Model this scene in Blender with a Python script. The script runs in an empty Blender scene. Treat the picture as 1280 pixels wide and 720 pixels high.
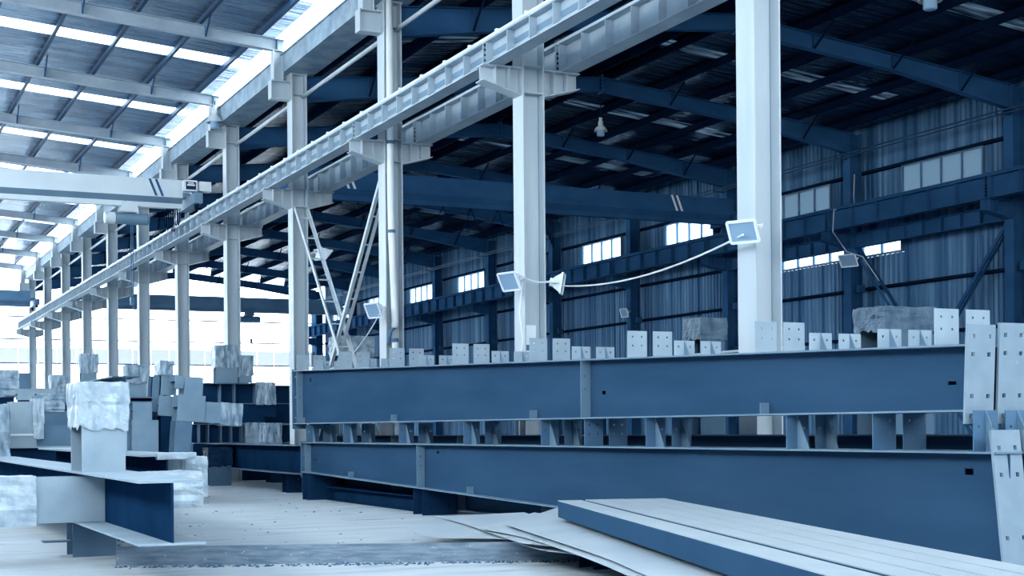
import bpy, math, random
from mathutils import Vector, Matrix

# ------------------------------------------------------------------ camera, sky, exposure
scn = bpy.context.scene
COL = scn.collection
CAM_H = 1.35
TH = math.atan(850 / 1790.0)            # column row runs along +Y, camera looks TH to the right of it
cam_data = bpy.data.cameras.new('camera')
cam_data.sensor_width = 36.0
cam_data.lens = 1790 / 1280 * 36.0
cam_data.shift_y = 176 / 1280
cam_data.clip_end = 600
cam = bpy.data.objects.new('camera', cam_data)
COL.objects.link(cam)
cam.matrix_world = (Matrix.Translation((0, 0, CAM_H)) @ Matrix.Rotation(-TH, 4, 'Z')
                    @ Matrix.Rotation(math.pi / 2, 4, 'X') @ Matrix.Rotation(-0.008, 4, 'Z'))
scn.camera = cam

world = bpy.data.worlds.new('overcast_sky')
scn.world = world
world.use_nodes = True
wn = world.node_tree.nodes
wn['Background'].inputs['Color'].default_value = (0.86, 0.95, 1.0, 1)
wn['Background'].inputs['Strength'].default_value = 10.5

scn.view_settings.view_transform = 'Standard'
scn.view_settings.look = 'None'
scn.view_settings.exposure = 0.0
scn.view_settings.gamma = 1.0
scn.view_settings.use_curve_mapping = False

random.seed(7)
R = math.radians

# ------------------------------------------------------------------ materials
MATS = {}


def mat(name, c1, c2=None, rough=0.6, metal=0.0, scale=(1, 1, 1), detail=4.0, lo=0.35, hi=0.65,
        bump=0.0, bump_scale=(8, 8, 8), spots=None, spec=0.35, bump_dist=0.05):
    m = bpy.data.materials.new(name)
    m.use_nodes = True
    nt = m.node_tree
    b = nt.nodes['Principled BSDF']
    b.inputs['Roughness'].default_value = rough
    b.inputs['Metallic'].default_value = metal
    b.inputs['Specular IOR Level'].default_value = spec
    c2 = c2 or tuple(v * 0.8 for v in c1)
    mx_ = max(c1)
    if not metal:
        b.inputs['Specular Tint'].default_value = (*[max(.15, v / mx_) for v in c1], 1)
    geo = nt.nodes.new('ShaderNodeNewGeometry')

    def noise(sc, det):
        mp = nt.nodes.new('ShaderNodeMapping')
        mp.inputs['Scale'].default_value = sc
        nt.links.new(geo.outputs['Position'], mp.inputs['Vector'])
        n = nt.nodes.new('ShaderNodeTexNoise')
        n.inputs['Scale'].default_value = 1.0
        n.inputs['Detail'].default_value = det
        nt.links.new(mp.outputs['Vector'], n.inputs['Vector'])
        return n.outputs['Fac']
    ramp = nt.nodes.new('ShaderNodeValToRGB')
    ramp.color_ramp.elements[0].position = lo
    ramp.color_ramp.elements[1].position = hi
    ramp.color_ramp.elements[0].color = (*c2, 1)
    ramp.color_ramp.elements[1].color = (*c1, 1)
    nt.links.new(noise(scale, detail), ramp.inputs['Fac'])
    out = ramp.outputs['Color']
    if spots:
        sc, lo2, hi2, col = spots
        r2 = nt.nodes.new('ShaderNodeValToRGB')
        r2.color_ramp.elements[0].position = lo2
        r2.color_ramp.elements[1].position = hi2
        nt.links.new(noise(sc, 6.0), r2.inputs['Fac'])
        mx = nt.nodes.new('ShaderNodeMixRGB')
        nt.links.new(r2.outputs['Color'], mx.inputs['Fac'])
        nt.links.new(out, mx.inputs['Color1'])
        mx.inputs['Color2'].default_value = (*col, 1)
        out = mx.outputs['Color']
    nt.links.new(out, b.inputs['Base Color'])
    if bump:
        bp = nt.nodes.new('ShaderNodeBump')
        bp.inputs['Strength'].default_value = bump
        bp.inputs['Distance'].default_value = bump_dist
        nt.links.new(noise(bump_scale, 5.0), bp.inputs['Height'])
        nt.links.new(bp.outputs['Normal'], b.inputs['Normal'])
    MATS[name] = m
    return m


def clear_mat(name, trans, transp, tint, streak=None):
    """thin translucent sheet or pane: part clear, part diffusing"""
    m = bpy.data.materials.new(name)
    m.use_nodes = True
    nt = m.node_tree
    nt.nodes.remove(nt.nodes['Principled BSDF'])
    o = nt.nodes['Material Output']
    tl = nt.nodes.new('ShaderNodeBsdfTranslucent')
    tl.inputs['Color'].default_value = (*tint, 1)
    tp = nt.nodes.new('ShaderNodeBsdfTransparent')
    tp.inputs['Color'].default_value = (*transp, 1)
    if streak:
        geo = nt.nodes.new('ShaderNodeNewGeometry')
        mp = nt.nodes.new('ShaderNodeMapping')
        mp.inputs['Scale'].default_value = streak[0]
        nz = nt.nodes.new('ShaderNodeTexNoise')
        nz.inputs['Scale'].default_value = 1.0
        nz.inputs['Detail'].default_value = 6.0
        rp = nt.nodes.new('ShaderNodeValToRGB')
        rp.color_ramp.elements[0].position = .38
        rp.color_ramp.elements[1].position = .68
        rp.color_ramp.elements[0].color = (*streak[1], 1)
        rp.color_ramp.elements[1].color = (*tint, 1)
        nt.links.new(geo.outputs['Position'], mp.inputs['Vector'])
        nt.links.new(mp.outputs['Vector'], nz.inputs['Vector'])
        nt.links.new(nz.outputs['Fac'], rp.inputs['Fac'])
        nt.links.new(rp.outputs['Color'], tl.inputs['Color'])
    mx = nt.nodes.new('ShaderNodeMixShader')
    mx.inputs['Fac'].default_value = trans
    nt.links.new(tp.outputs[0], mx.inputs[1])
    nt.links.new(tl.outputs[0], mx.inputs[2])
    gl = nt.nodes.new('ShaderNodeBsdfGlossy')
    gl.inputs['Roughness'].default_value = 0.15
    mx2 = nt.nodes.new('ShaderNodeMixShader')
    mx2.inputs['Fac'].default_value = 0.06
    nt.links.new(mx.outputs[0], mx2.inputs[1])
    nt.links.new(gl.outputs[0], mx2.inputs[2])
    nt.links.new(mx2.outputs[0], o.inputs['Surface'])
    MATS[name] = m
    return m


mat('pale_paint', (0.465, 0.530, 0.575), (0.375, 0.445, 0.495), rough=0.5, scale=(3, 3, 0.5), lo=0.3, hi=0.7,
    spots=((9, 9, 2.5), 0.70, 0.76, (0.18, 0.26, 0.34)))
mat('plate_paint', (0.310, 0.390, 0.450), (0.250, 0.330, 0.400), rough=0.55, scale=(3, 3, 3), lo=0.3, hi=0.7)
mat('beam_paint', (0.032, 0.076, 0.138), (0.023, 0.060, 0.115), rough=0.5, scale=(1.5, 0.5, 2.5), lo=0.3, hi=0.7, spec=0.0)
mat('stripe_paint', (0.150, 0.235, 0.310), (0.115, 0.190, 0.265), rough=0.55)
mat('runway_paint', (0.380, 0.455, 0.515), (0.270, 0.350, 0.420), rough=0.5, scale=(2, 2, 2), lo=0.3, hi=0.7)
mat('dark_paint', (0.028, 0.090, 0.195), (0.019, 0.068, 0.155), rough=0.5, scale=(1, 1, 2), spec=0.0)
mat('navy_steel', (0.004, 0.014, 0.038), (0.003, 0.010, 0.028), rough=0.55, spec=0.0)
mat('mid_paint', (0.085, 0.165, 0.260), (0.065, 0.135, 0.220), rough=0.5, scale=(2, 2, 2))
mat('gutter_paint', (0.260, 0.340, 0.410), (0.150, 0.230, 0.300), rough=0.6, scale=(3, 3, 3))
mat('white_paint', (0.720, 0.770, 0.800), (0.620, 0.680, 0.720), rough=0.4)
mat('wall_sheet', (0.120, 0.235, 0.370), (0.022, 0.075, 0.160), rough=0.4, metal=0.25, scale=(1, 3.3, 0.07), detail=7.0,
    lo=0.34, hi=0.70, spec=0.0)
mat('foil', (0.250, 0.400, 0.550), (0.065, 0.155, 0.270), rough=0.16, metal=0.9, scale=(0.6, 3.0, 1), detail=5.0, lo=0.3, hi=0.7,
    bump=1.0, bump_scale=(0.9, 5.5, 1.0), bump_dist=.16)  # two-tone streaks put wrinkle highlights into the colour
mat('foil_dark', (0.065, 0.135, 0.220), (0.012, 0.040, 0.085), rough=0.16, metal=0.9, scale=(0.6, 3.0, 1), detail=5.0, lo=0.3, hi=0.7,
    bump=1.0, bump_scale=(0.9, 5.5, 1.0), bump_dist=.16)  # darker lining, wrinkle highlights again painted as streaks
mat('concrete', (0.495, 0.535, 0.560), (0.400, 0.445, 0.475), rough=0.75, scale=(0.7, 2.2, 1), detail=8.0, lo=0.30, hi=0.70,
    bump=0.12, bump_scale=(9, 9, 9), spots=((0.9, 3.2, 1), 0.56, 0.70, (0.27, 0.33, 0.385)))
mat('plastic_film', (0.440, 0.520, 0.580), (0.270, 0.360, 0.430), rough=0.28, scale=(6, 6, 6), lo=0.35, hi=0.65,
    bump=0.25, bump_scale=(20, 20, 8), spec=0.6)
mat('dark_film', (0.016, 0.046, 0.095), (0.008, 0.026, 0.060), rough=0.5, scale=(6, 6, 6), bump=0.25, bump_scale=(20, 20, 8), spec=0.05)
mat('blue_film', (0.15, 0.22, 0.29), (0.07, 0.12, 0.18), rough=0.35, scale=(6, 6, 3), bump=0.25, bump_scale=(20, 20, 8), spec=0.3)
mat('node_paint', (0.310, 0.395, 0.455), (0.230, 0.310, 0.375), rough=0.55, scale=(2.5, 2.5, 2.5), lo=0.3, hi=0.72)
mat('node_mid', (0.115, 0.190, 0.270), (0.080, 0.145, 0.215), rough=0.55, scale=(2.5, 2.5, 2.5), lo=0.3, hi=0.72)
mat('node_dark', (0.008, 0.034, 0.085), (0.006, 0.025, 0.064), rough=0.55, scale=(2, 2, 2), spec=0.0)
mat('galvanised', (0.200, 0.260, 0.320), (0.100, 0.155, 0.215), rough=0.5, metal=0.2, scale=(4, 4, 25), detail=8, lo=0.35, hi=0.62,
    spots=((22, 22, 45), 0.66, 0.74, (0.52, 0.60, 0.66)))
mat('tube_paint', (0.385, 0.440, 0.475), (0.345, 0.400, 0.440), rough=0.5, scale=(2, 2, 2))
mat('tube_side', (0.032, 0.078, 0.140), (0.027, 0.068, 0.125), rough=0.5, spec=0.0)  # tube sides painted dark to stand for shade under the top light
mat('sheet_metal', (0.420, 0.475, 0.515), (0.360, 0.420, 0.465), rough=0.5, scale=(1.5, 1.5, 1.5),
    spots=((1.1, 2.6, 1), 0.70, 0.73, (0.10, 0.18, 0.27)))
mat('black_rubber', (0.012, 0.022, 0.045), (0.008, 0.016, 0.035), rough=0.5)
mat('lamp_white', (0.78, 0.85, 0.9), (0.70, 0.78, 0.85), rough=0.35)
mat('lamp_glass', (0.25, 0.38, 0.52), (0.2, 0.32, 0.46), rough=0.08, spec=0.8)
mat('purlin_paint', (0.022, 0.062, 0.125), (0.015, 0.045, 0.095), rough=0.45, spec=0.1)
mat('rafter_paint', (0.36, 0.43, 0.49), (0.27, 0.34, 0.41), rough=0.5, scale=(2, 2, 2))
mat('end_plate_paint', (0.225, 0.300, 0.365), (0.185, 0.255, 0.320), rough=0.5, scale=(5, 5, 5), lo=0.3, hi=0.7, spots=((12, 12, 12), 0.68, 0.74, (0.32, 0.39, 0.44)))
mat('crane_paint', (0.54, 0.60, 0.64), (0.47, 0.54, 0.585), rough=0.5, scale=(1, 1, 1))
mat('heap_paint', (0.205, 0.300, 0.380), (0.150, 0.230, 0.305), rough=0.55, scale=(2.5, 2.5, 2.5), lo=0.3, hi=0.72)
mat('heap_film', (0.33, 0.415, 0.48), (0.13, 0.205, 0.28), rough=0.3, scale=(7, 7, 4), lo=0.35, hi=0.65, bump=0.25, bump_scale=(20, 20, 8), spec=0.5)
mat('floor_debris', (0.03, 0.06, 0.11), (0.10, 0.17, 0.26), rough=0.9, scale=(20, 20, 20))
clear_mat('skylight_sheet', 0.45, (0.85, 0.9, 0.95), (0.8, 0.88, 0.95))
clear_mat('window_glass', 0.25, (0.62, 0.72, 0.82), (0.55, 0.68, 0.8))
clear_mat('dull_glass', 0.97, (0.02, 0.03, 0.04), (0.15, 0.19, 0.225))
clear_mat('translucent_sheet', 0.3, (0.30, 0.315, 0.325), (0.45, 0.48, 0.5))
clear_mat('dirty_skylight', 1.0, (0.02, 0.04, 0.06), (0.11, 0.14, 0.165), ((0.8, 6.0, 1.0), (0.006, 0.015, 0.03)))  # streaks in the panel imitate bright reflections on the roof foil


# ------------------------------------------------------------------ mesh and object helpers
class MB:
    """collects shapes, then links them as one mesh object"""

    def __init__(self):
        self.v, self.f, self.m = [], [], []

    def add(self, vs, fs, mi=0):
        o = len(self.v)
        self.v += [tuple(p) for p in vs]
        self.f += [tuple(i + o for i in f) for f in fs]
        self.m += [mi] * len(fs)
        return self

    def box(self, x0, x1, y0, y1, z0, z1, mi=0):
        return self.add([(x0, y0, z0), (x1, y0, z0), (x1, y1, z0), (x0, y1, z0),
                         (x0, y0, z1), (x1, y0, z1), (x1, y1, z1), (x0, y1, z1)],
                        [(0, 3, 2, 1), (4, 5, 6, 7), (0, 1, 5, 4), (1, 2, 6, 5), (2, 3, 7, 6), (3, 0, 4, 7)], mi)

    def hexa(self, a, b, mi=0):
        """solid between two quads (each 4 points, same order)"""
        return self.add(list(a) + list(b), [(0, 3, 2, 1), (4, 5, 6, 7), (0, 1, 5, 4), (1, 2, 6, 5), (2, 3, 7, 6), (3, 0, 4, 7)], mi)

    def bar(self, p, q, w, h, up=(0, 0, 1), mi=0):
        """straight bar p to q, w wide sideways and h thick along up"""
        p, q, up = Vector(p), Vector(q), Vector(up)
        d = (q - p).normalized()
        s = d.cross(up).normalized()
        u = s.cross(d).normalized()
        s *= w / 2
        u *= h / 2
        return self.hexa([p - s - u, p + s - u, p + s + u, p - s + u], [q - s - u, q + s - u, q + s + u, q - s + u], mi)

    def prism(self, pts, off, mi=0):
        """polygon extruded by off"""
        n = len(pts)
        off = Vector(off)
        a = [Vector(p) for p in pts]
        b = [p + off for p in a]
        return self.add(a + b, [tuple(range(n))[::-1], tuple(range(n, 2 * n))] +
                        [(i, (i + 1) % n, n + (i + 1) % n, n + i) for i in range(n)], mi)

    def tube(self, pts, r, n=8, mi=0, cap=True):
        pts = [Vector(p) for p in pts]
        rs = r if isinstance(r, (list, tuple)) else [r] * len(pts)
        vs, fs = [], []
        ref = None
        for i, p in enumerate(pts):
            d = (pts[min(i + 1, len(pts) - 1)] - pts[max(i - 1, 0)])
            if d.length < 1e-9:
                d = Vector((0, 0, 1))
            d.normalize()
            if ref is None:
                ref = Vector((0, 0, 1)) if abs(d.z) < 0.9 else Vector((1, 0, 0))
            s = d.cross(ref).normalized()
            u = s.cross(d).normalized()
            for k in range(n):
                a = 2 * math.pi * k / n
                vs.append(p + (s * math.cos(a) + u * math.sin(a)) * rs[i])
        for i in range(len(pts) - 1):
            for k in range(n):
                fs.append((i * n + k, i * n + (k + 1) % n, (i + 1) * n + (k + 1) % n, (i + 1) * n + k))
        if cap:
            fs.append(tuple(range(n))[::-1])
            fs.append(tuple(range((len(pts) - 1) * n, len(pts) * n)))
        return self.add(vs, fs, mi)

    def plate(self, us, ws, holes, f, mi=0):
        """plate with real holes: cells of the us x ws grid, those in holes left out; f(u, w, side) gives a point"""
        nu, nw = len(us), len(ws)
        idx = lambda i, j, s: s * nu * nw + j * nu + i
        vs = [f(us[i], ws[j], s) for s in (0, 1) for j in range(nw) for i in range(nu)]
        solid = lambda i, j: 0 <= i < nu - 1 and 0 <= j < nw - 1 and (i, j) not in holes
        fs = []
        for j in range(nw - 1):
            for i in range(nu - 1):
                if not solid(i, j):
                    continue
                fs.append((idx(i, j, 0), idx(i + 1, j, 0), idx(i + 1, j + 1, 0), idx(i, j + 1, 0)))
                fs.append((idx(i, j, 1), idx(i, j + 1, 1), idx(i + 1, j + 1, 1), idx(i + 1, j, 1)))
                for (di, dj, a, b) in ((-1, 0, (i, j), (i, j + 1)), (1, 0, (i + 1, j + 1), (i + 1, j)),
                                       (0, -1, (i + 1, j), (i, j)), (0, 1, (i, j + 1), (i + 1, j + 1))):
                    if not solid(i + di, j + dj):
                        fs.append((idx(*a, 0), idx(*b, 0), idx(*b, 1), idx(*a, 1)))
        return self.add(vs, fs, mi)

    def mesh(self, name, mats, origin=(0, 0, 0), smooth=False):
        me = bpy.data.meshes.new(name)
        ox, oy, oz = origin
        me.from_pydata([(x - ox, y - oy, z - oz) for x, y, z in self.v], [], self.f)
        if isinstance(mats, str):
            mats = [mats]
        for k in mats:
            me.materials.append(MATS[k])
        if len(mats) > 1:
            me.polygons.foreach_set('material_index', self.m)
        if smooth:
            me.polygons.foreach_set('use_smooth', [True] * len(me.polygons))
        me.update()
        return me

    def build(self, name, mats, parent=None, smooth=False, origin=None):
        """part of parent (points given in world space, parent unrotated), or a top-level object"""
        org = origin
        if org is None:
            org = (0, 0, 0)
            p = parent
            while p is not None:
                org = tuple(a + b for a, b in zip(org, p.location))
                p = p.parent
        return put(name, self.mesh(name, mats, org, smooth), parent, (0, 0, 0) if parent else org)


def put(name, me, parent=None, loc=(0, 0, 0)):
    o = bpy.data.objects.new(name, me)
    COL.objects.link(o)
    o.location = loc
    if parent is not None:
        o.parent = parent
    return o


def tag(o, label, cat, group=None):
    o['label'] = label
    o['category'] = cat
    if group:
        o['group'] = group
    return o


def thing(name, label, cat, loc=(0, 0, 0), group=None, rot=(0, 0, 0)):
    o = bpy.data.objects.new(name, None)
    COL.objects.link(o)
    o.empty_display_size = 0.2
    o.location = loc
    o.rotation_euler = rot
    return tag(o, label, cat, group)


def structure(o):
    o['kind'] = 'structure'
    return o


CH = {}


def children_of(o):
    return list(o.children)


def copy_tree(o, parent=None):
    c = o.copy()
    COL.objects.link(c)
    c.parent = parent
    for ch in list(o.children):
        copy_tree(ch, c)
    return c


def copy_thing(o, loc, label=None, group=None):
    c = copy_tree(o)
    c.location = loc
    if label:
        c['label'] = label
    if group:
        c['group'] = group
    return c


ORD = ['first', 'second', 'third', 'fourth', 'fifth', 'sixth', 'seventh', 'eighth', 'ninth', 'tenth', 'eleventh', 'twelfth']

FRAME = ['the one-floodlight column', 'the two-floodlight column', 'the downpipe column', 'the column at the stack end'] + \
        ['the %s column past the stack end' % ORD[k] for k in range(8)]

# ------------------------------------------------------------------ layout (metres; X across the halls, Y along the column row)
XR = 9.66                       # central column row
COLY = [13.66 + 6 * n for n in range(12)]
XW = 25.5                       # wall columns
XRIDGE = 17.58
YEND = 80.2
Y0 = -6.0


def left_roof(x):               # underside of the left hall roof sheet
    return 10.45 + (9.1 - x) * 0.075 if x > 1.2 else 10.45 + 7.9 * 0.075 - (1.2 - x) * 0.075


def right_top(x):               # top of right hall rafters
    return 10.2 - abs(x - XRIDGE) * 0.0985

# ------------------------------------------------------------------ floor
m = MB()
m.box(-24, 40, Y0 - 12, 130, -0.25, 0.0)
structure(m.build('floor', 'concrete'))

# unseen left and rear walls, solid below, open above; heights set for the light
structure(MB().box(-7.1, -7.0, Y0, 81, 0, 6.8).build('wall_left', 'wall_sheet'))
structure(MB().box(-7.1, 26.0, Y0 - .1, Y0, 0, 5.9).build('wall_back', 'wall_sheet'))

# ------------------------------------------------------------------ roofs: foil lined sheets with skylight strips
def roof_strip(y0, y1, xs, zf, t=0.03):
    b = MB()
    for xa, xb in zip(xs[:-1], xs[1:]):
        za, zb = zf(xa), zf(xb)
        b.hexa([(xa, y0, za), (xb, y0, zb), (xb, y1, zb), (xa, y1, za)],
               [(xa, y0, za + t), (xb, y0, zb + t), (xb, y1, zb + t), (xa, y1, za + t)])
    return b


LX = [9.35, 1.2, -7.0]
RX = [9.95, XRIDGE, 25.95]
right_sheet = lambda x: right_top(x) + 0.22
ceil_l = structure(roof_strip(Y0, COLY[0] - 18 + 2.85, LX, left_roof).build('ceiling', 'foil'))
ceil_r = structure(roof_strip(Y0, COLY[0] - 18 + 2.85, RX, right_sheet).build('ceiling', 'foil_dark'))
strips = [COLY[0] - 18 + 6 * k for k in range(15)]
for k, yb in enumerate(strips):
    roof_strip(yb + 2.85, yb + 3.65, LX, left_roof, 0.012).build('skylight_panel', 'skylight_sheet', ceil_l)
    roof_strip(yb + 2.9, yb + 3.55, [10.3, XRIDGE, 24.5], right_sheet, 0.012).build('skylight_panel', 'dirty_skylight', ceil_r)
    y1 = yb + 6 + 2.85 if k < 14 else YEND + 0.6
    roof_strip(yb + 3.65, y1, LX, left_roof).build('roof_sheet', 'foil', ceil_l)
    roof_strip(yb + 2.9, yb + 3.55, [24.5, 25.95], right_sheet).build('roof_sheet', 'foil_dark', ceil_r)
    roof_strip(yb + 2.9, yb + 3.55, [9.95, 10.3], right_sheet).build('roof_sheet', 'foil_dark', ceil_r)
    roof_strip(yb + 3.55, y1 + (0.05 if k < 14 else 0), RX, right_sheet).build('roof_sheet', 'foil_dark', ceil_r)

# ------------------------------------------------------------------ right wall: ribbed sheets and windows
wall_r = structure(MB().box(25.92, 25.96, Y0, 10.6, 0, 9.3).build('wall_right', 'wall_sheet'))


def rib_mesh():
    """one ribbed sheet, unit width and unit height, ribs proud towards the hall (-X)"""
    b = MB()
    pts = []
    nr = 4
    for k in range(nr):
        a = k / nr
        for u, d in ((0, 0), (0.55, 0), (0.66, 1), (0.88, 1), (0.985, 0)):
            pts.append((a + u / nr, d))
    pts.append((1, 0))
    vs = []
    for z in (0, 1):
        for u, d in pts:
            vs.append((-0.035 * d, u, z))
    n = len(pts)
    b.add(vs, [(i, n + i, n + i + 1, i + 1) for i in range(n - 1)])
    b.box(0.004, 0.012, 0, 1, 0, 1)
    return b.mesh('sheet', 'wall_sheet')


RIB = rib_mesh()


def sheet(y0, y1, z0, z1, x=25.9):
    o = put('sheet', RIB, wall_r, (x - wall_r.location.x, y0, z0))
    o.scale = (1, y1 - y0, z1 - z0)


win_n = 0


def window(y0, y1, z0, z1, n, x=25.84, frame='mid_paint', glass='window_glass'):
    global win_n
    win_n += 1
    w = bpy.data.objects.new('window_%d' % win_n, None)
    COL.objects.link(w)
    w.location = (x, (y0 + y1) / 2, z0)
    structure(w)
    t = 0.05
    b = MB()
    b.box(x - 0.05, x + 0.05, y0, y1, z0, z0 + t).box(x - 0.05, x + 0.05, y0, y1, z1 - t, z1)
    b.box(x - 0.05, x + 0.05, y0, y0 + t, z0 + t, z1 - t).box(x - 0.05, x + 0.05, y1 - t, y1, z0 + t, z1 - t)
    b.build('window_frame', frame, w)
    for k in range(n):
        a = y0 + (y1 - y0) * k / n
        c = y0 + (y1 - y0) * (k + 1) / n
        if k:
            MB().box(x - 0.045, x + 0.045, a - 0.025, a + 0.025, z0 + t, z1 - t).build('mullion', frame, w)
        MB().box(x - 0.004, x + 0.004, a + 0.03, c - 0.03, z0 + t, z1 - t).build('pane', glass, w)


for k in range(12):
    yb = COLY[0] - 6 + 6 * k + 3 - 3          # bay from yb to yb + 6
    segs = [(yb, yb + 0.675), (yb + 0.675, yb + 1.35)] + [(yb + 1.35 + .75 * i, yb + 2.1 + .75 * i) for i in range(4)] + \
           [(yb + 4.35, yb + 5.175), (yb + 5.175, yb + 6)]
    near = yb > 31 and yb < 32 or 25 < yb < 26
    for i, (a, c) in enumerate(segs):
        hole = (25 < yb < 26 and i >= 6) or (31 < yb < 32 and 1 <= i <= 6)
        if hole:
            sheet(a, c, 0, 6.0)
            sheet(a, c, 6.6, 7.45)
        else:
            sheet(a, c, 0, 7.45)
        if not 2 <= i <= 5:
            sheet(a, c, 7.45, 8.3)
        sheet(a, c, 8.3, 9.60)
    window(yb + 1.35, yb + 4.35, 7.45, 8.3, 4, glass='window_glass' if yb > 36 else 'dull_glass')
    if 31 < yb < 32:
        window(yb + 0.675, yb + 5.175, 6.0, 6.6, 6)
    if 25 < yb < 26:
        window(yb + 4.35, yb + 6, 6.0, 6.6, 2)

# ------------------------------------------------------------------ far end wall: girts, posts and bright translucent sheets
wall_f = structure(MB().box(-7, 25.9, YEND + 0.02, YEND + 0.12, 0, 1.0).build('wall_far', 'mid_paint'))
for z in (2.4, 3.7, 5.06, 6.35, 7.55):
    MB().box(-7, 25.9, YEND - 0.05, YEND + 0.05, z - 0.035, z + 0.035).build('girt', 'mid_paint', wall_f)
for x in (-6.9, -1, 4, 15.5, 20.5, 25.4):
    MB().box(x - 0.12, x + 0.12, YEND + 0.08, YEND + 0.3, 1.0, 9.4).build('post', 'mid_paint', wall_f)
for k in range(33):
    x = -7 + k
    MB().box(x + 0.02, x + 0.98, YEND + 0.06, YEND + 0.075, 5.1, 5.92 - 0.05 * random.random()).build('translucent_panel', 'translucent_sheet', wall_f)

# ------------------------------------------------------------------ central column row
def i_web(b, x, y0, y1, z0, z1, t):
    return b.box(x - t / 2, x + t / 2, y0, y1, z0, z1)


def make_column():
    y = COLY[0]
    c = thing('steel_column', 'x', 'column', (XR, y, 0), 'columns of the central row')
    D, B = 0.18, 0.18
    MB().box(XR - D, XR - D + 0.02, y - B, y + B, 0.03, 9.45).build('flange', 'pale_paint', c)
    MB().box(XR + D - 0.02, XR + D, y - B, y + B, 0.03, 9.45).build('flange', 'pale_paint', c)
    MB().box(XR - D + 0.02, XR + D - 0.02, y - 0.008, y + 0.008, 0.03, 9.45).build('web', 'pale_paint', c)
    for xs in (XR - D + .02, XR + D - .026):
        MB().box(xs, xs + .006, y - .014, y - .008, 0.03, 9.45).build('weld_seam', 'stripe_paint', c)  # dark strip painted in for the shading line beside the flange
    MB().box(XR - 0.28, XR + 0.28, y - 0.28, y + 0.28, 0, 0.03).build('base_plate', 'pale_paint', c)
    for z in (6.45, 6.86, 9.0):
        for s in (-1, 1):
            MB().box(XR - D + 0.02, XR + D - 0.02, min(y + s * 0.008, y + s * B * .95), max(y + s * 0.008, y + s * B * .95), z - 0.008, z + 0.008).build('stiffener', 'pale_paint', c)
    # corbels carrying the two crane runways
    for s in (-1, 1):
        xi, xo = XR + s * D, XR + s * 0.82
        b = MB()
        b.prism([(xi, y - 0.008, 6.42), (xo, y - 0.008, 6.60), (xo, y - 0.008, 6.81), (xi, y - 0.008, 6.81)], (0, 0.016, 0))
        k = b.build('corbel', 'pale_paint', c)
        MB().box(min(xi, xo), max(xi, xo), y - 0.14, y + 0.14, 6.81, 6.83).build('top_flange', 'pale_paint', k)
        b = MB()
        b.prism([(xi, y - 0.14, 6.405), (xo, y - 0.14, 6.585), (xo, y - 0.14, 6.60), (xi, y - 0.14, 6.42)], (0, 0.28, 0))
        b.build('bottom_flange', 'pale_paint', k)
        for q in (0.38, 0.60):
            xs = XR + s * q
            zb = 6.42 + 0.18 * (q - D) / (0.82 - D)
            for r in (-1, 1):
                MB().box(xs - 0.007, xs + 0.007, min(y + r * .008, y + r * .13), max(y + r * .008, y + r * .13), zb, 6.81).build('stiffener', 'pale_paint', k)
    # bracket and short post that carry the left hall rafter
    b = MB().box(9.02, XR - D, y - 0.13, y + 0.13, 9.27, 9.29).box(9.02, XR - D, y - 0.13, y + 0.13, 8.87, 8.89)
    b.box(9.02, XR - D, y - 0.01, y + 0.01, 8.89, 9.27).box(9.02, 9.04, y - 0.13, y + 0.13, 8.89, 9.27)
    b.build('rafter_bracket', 'pale_paint', c)
    b = MB().box(9.08, 9.10, y - 0.13, y + 0.13, 9.29, 9.96).box(9.29, 9.31, y - 0.13, y + 0.13, 9.29, 9.96)
    b.box(9.10, 9.29, y - 0.01, y + 0.01, 9.29, 9.96)
    b.build('rafter_post', 'pale_paint', c)
    MB().box(XR - 0.2, XR + 0.2, y - 0.2, y + 0.2, 9.45, 9.47).build('cap_plate', 'pale_paint', c)
    return c


col0 = make_column()
CL = ['pale steel column with one white floodlight high above the end plates',
      'pale steel column with two white floodlights and a white notice',
      'pale steel column with a thick white downpipe on its face',
      'pale steel column beside the far end of the stacked beams, a lattice brace at its corbel']
for n, y in enumerate(COLY):
    if n < 4:
        lab = CL[n]
    else:
        lab = 'pale steel column, %s beyond the one where the stacked beams end' % ORD[n - 4]
    if n == 0:
        col0['label'] = lab
    else:
        copy_thing(col0, (XR, y, 0), lab)
COLS = [o for o in bpy.data.objects if o.name.startswith('steel_column') and o.parent is None]

# ------------------------------------------------------------------ crane runways along the row
def make_runway(xc, z0, h, w, name, label, group, paint, stripe, ya, stiff_side, nst=8):
    """one 6 m span: flanges, web, stiffeners, end plates"""
    yb = ya + 6.0
    r = thing(name, label, 'crane runway', (xc, ya, z0), group)
    MB().box(xc - w / 2, xc + w / 2, ya + .01, yb - .01, z0, z0 + 0.02).build('bottom_flange', paint, r)
    MB().box(xc - w / 2, xc + w / 2, ya + .01, yb - .01, z0 + h - 0.02, z0 + h).build('top_flange', paint, r)
    MB().box(xc - 0.008, xc + 0.008, ya + .01, yb - .01, z0 + 0.02, z0 + h - 0.02).build('web', paint, r)
    for k in range(nst + 1):
        y = ya + 0.06 + (6.0 - 0.12) * k / nst
        end = k in (0, nst)
        b = MB().box(xc - w / 2 + .005, xc - .008, y - .008, y + .008, z0 + 0.02, z0 + h - 0.02)
        b.box(xc + .008, xc + w / 2 - .005, y - .008, y + .008, z0 + 0.02, z0 + h - 0.02)
        b.build('end_plate' if end else 'stiffener', paint, r)
        if stripe and k < nst:
            y2 = ya + 0.06 + (6.0 - 0.12) * (k + 1) / nst
            MB().box(xc - .016, xc - .008, y + .10, y2 - .03, z0 + h * .36, z0 + h * .60).build('painted_stripe', 'stripe_paint', r)
    for e, y in ((0, ya + 0.045), (1, yb - 0.045)):
        b = MB()
        for z in (0.09, 0.17, 0.25, 0.32):
            b.tube([(xc - w * .36, y - .02, z0 + z), (xc - w * .36, y + .02, z0 + z)], 0.017, 6)
        b.build('bolt', 'navy_steel', r)
    return r


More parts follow.
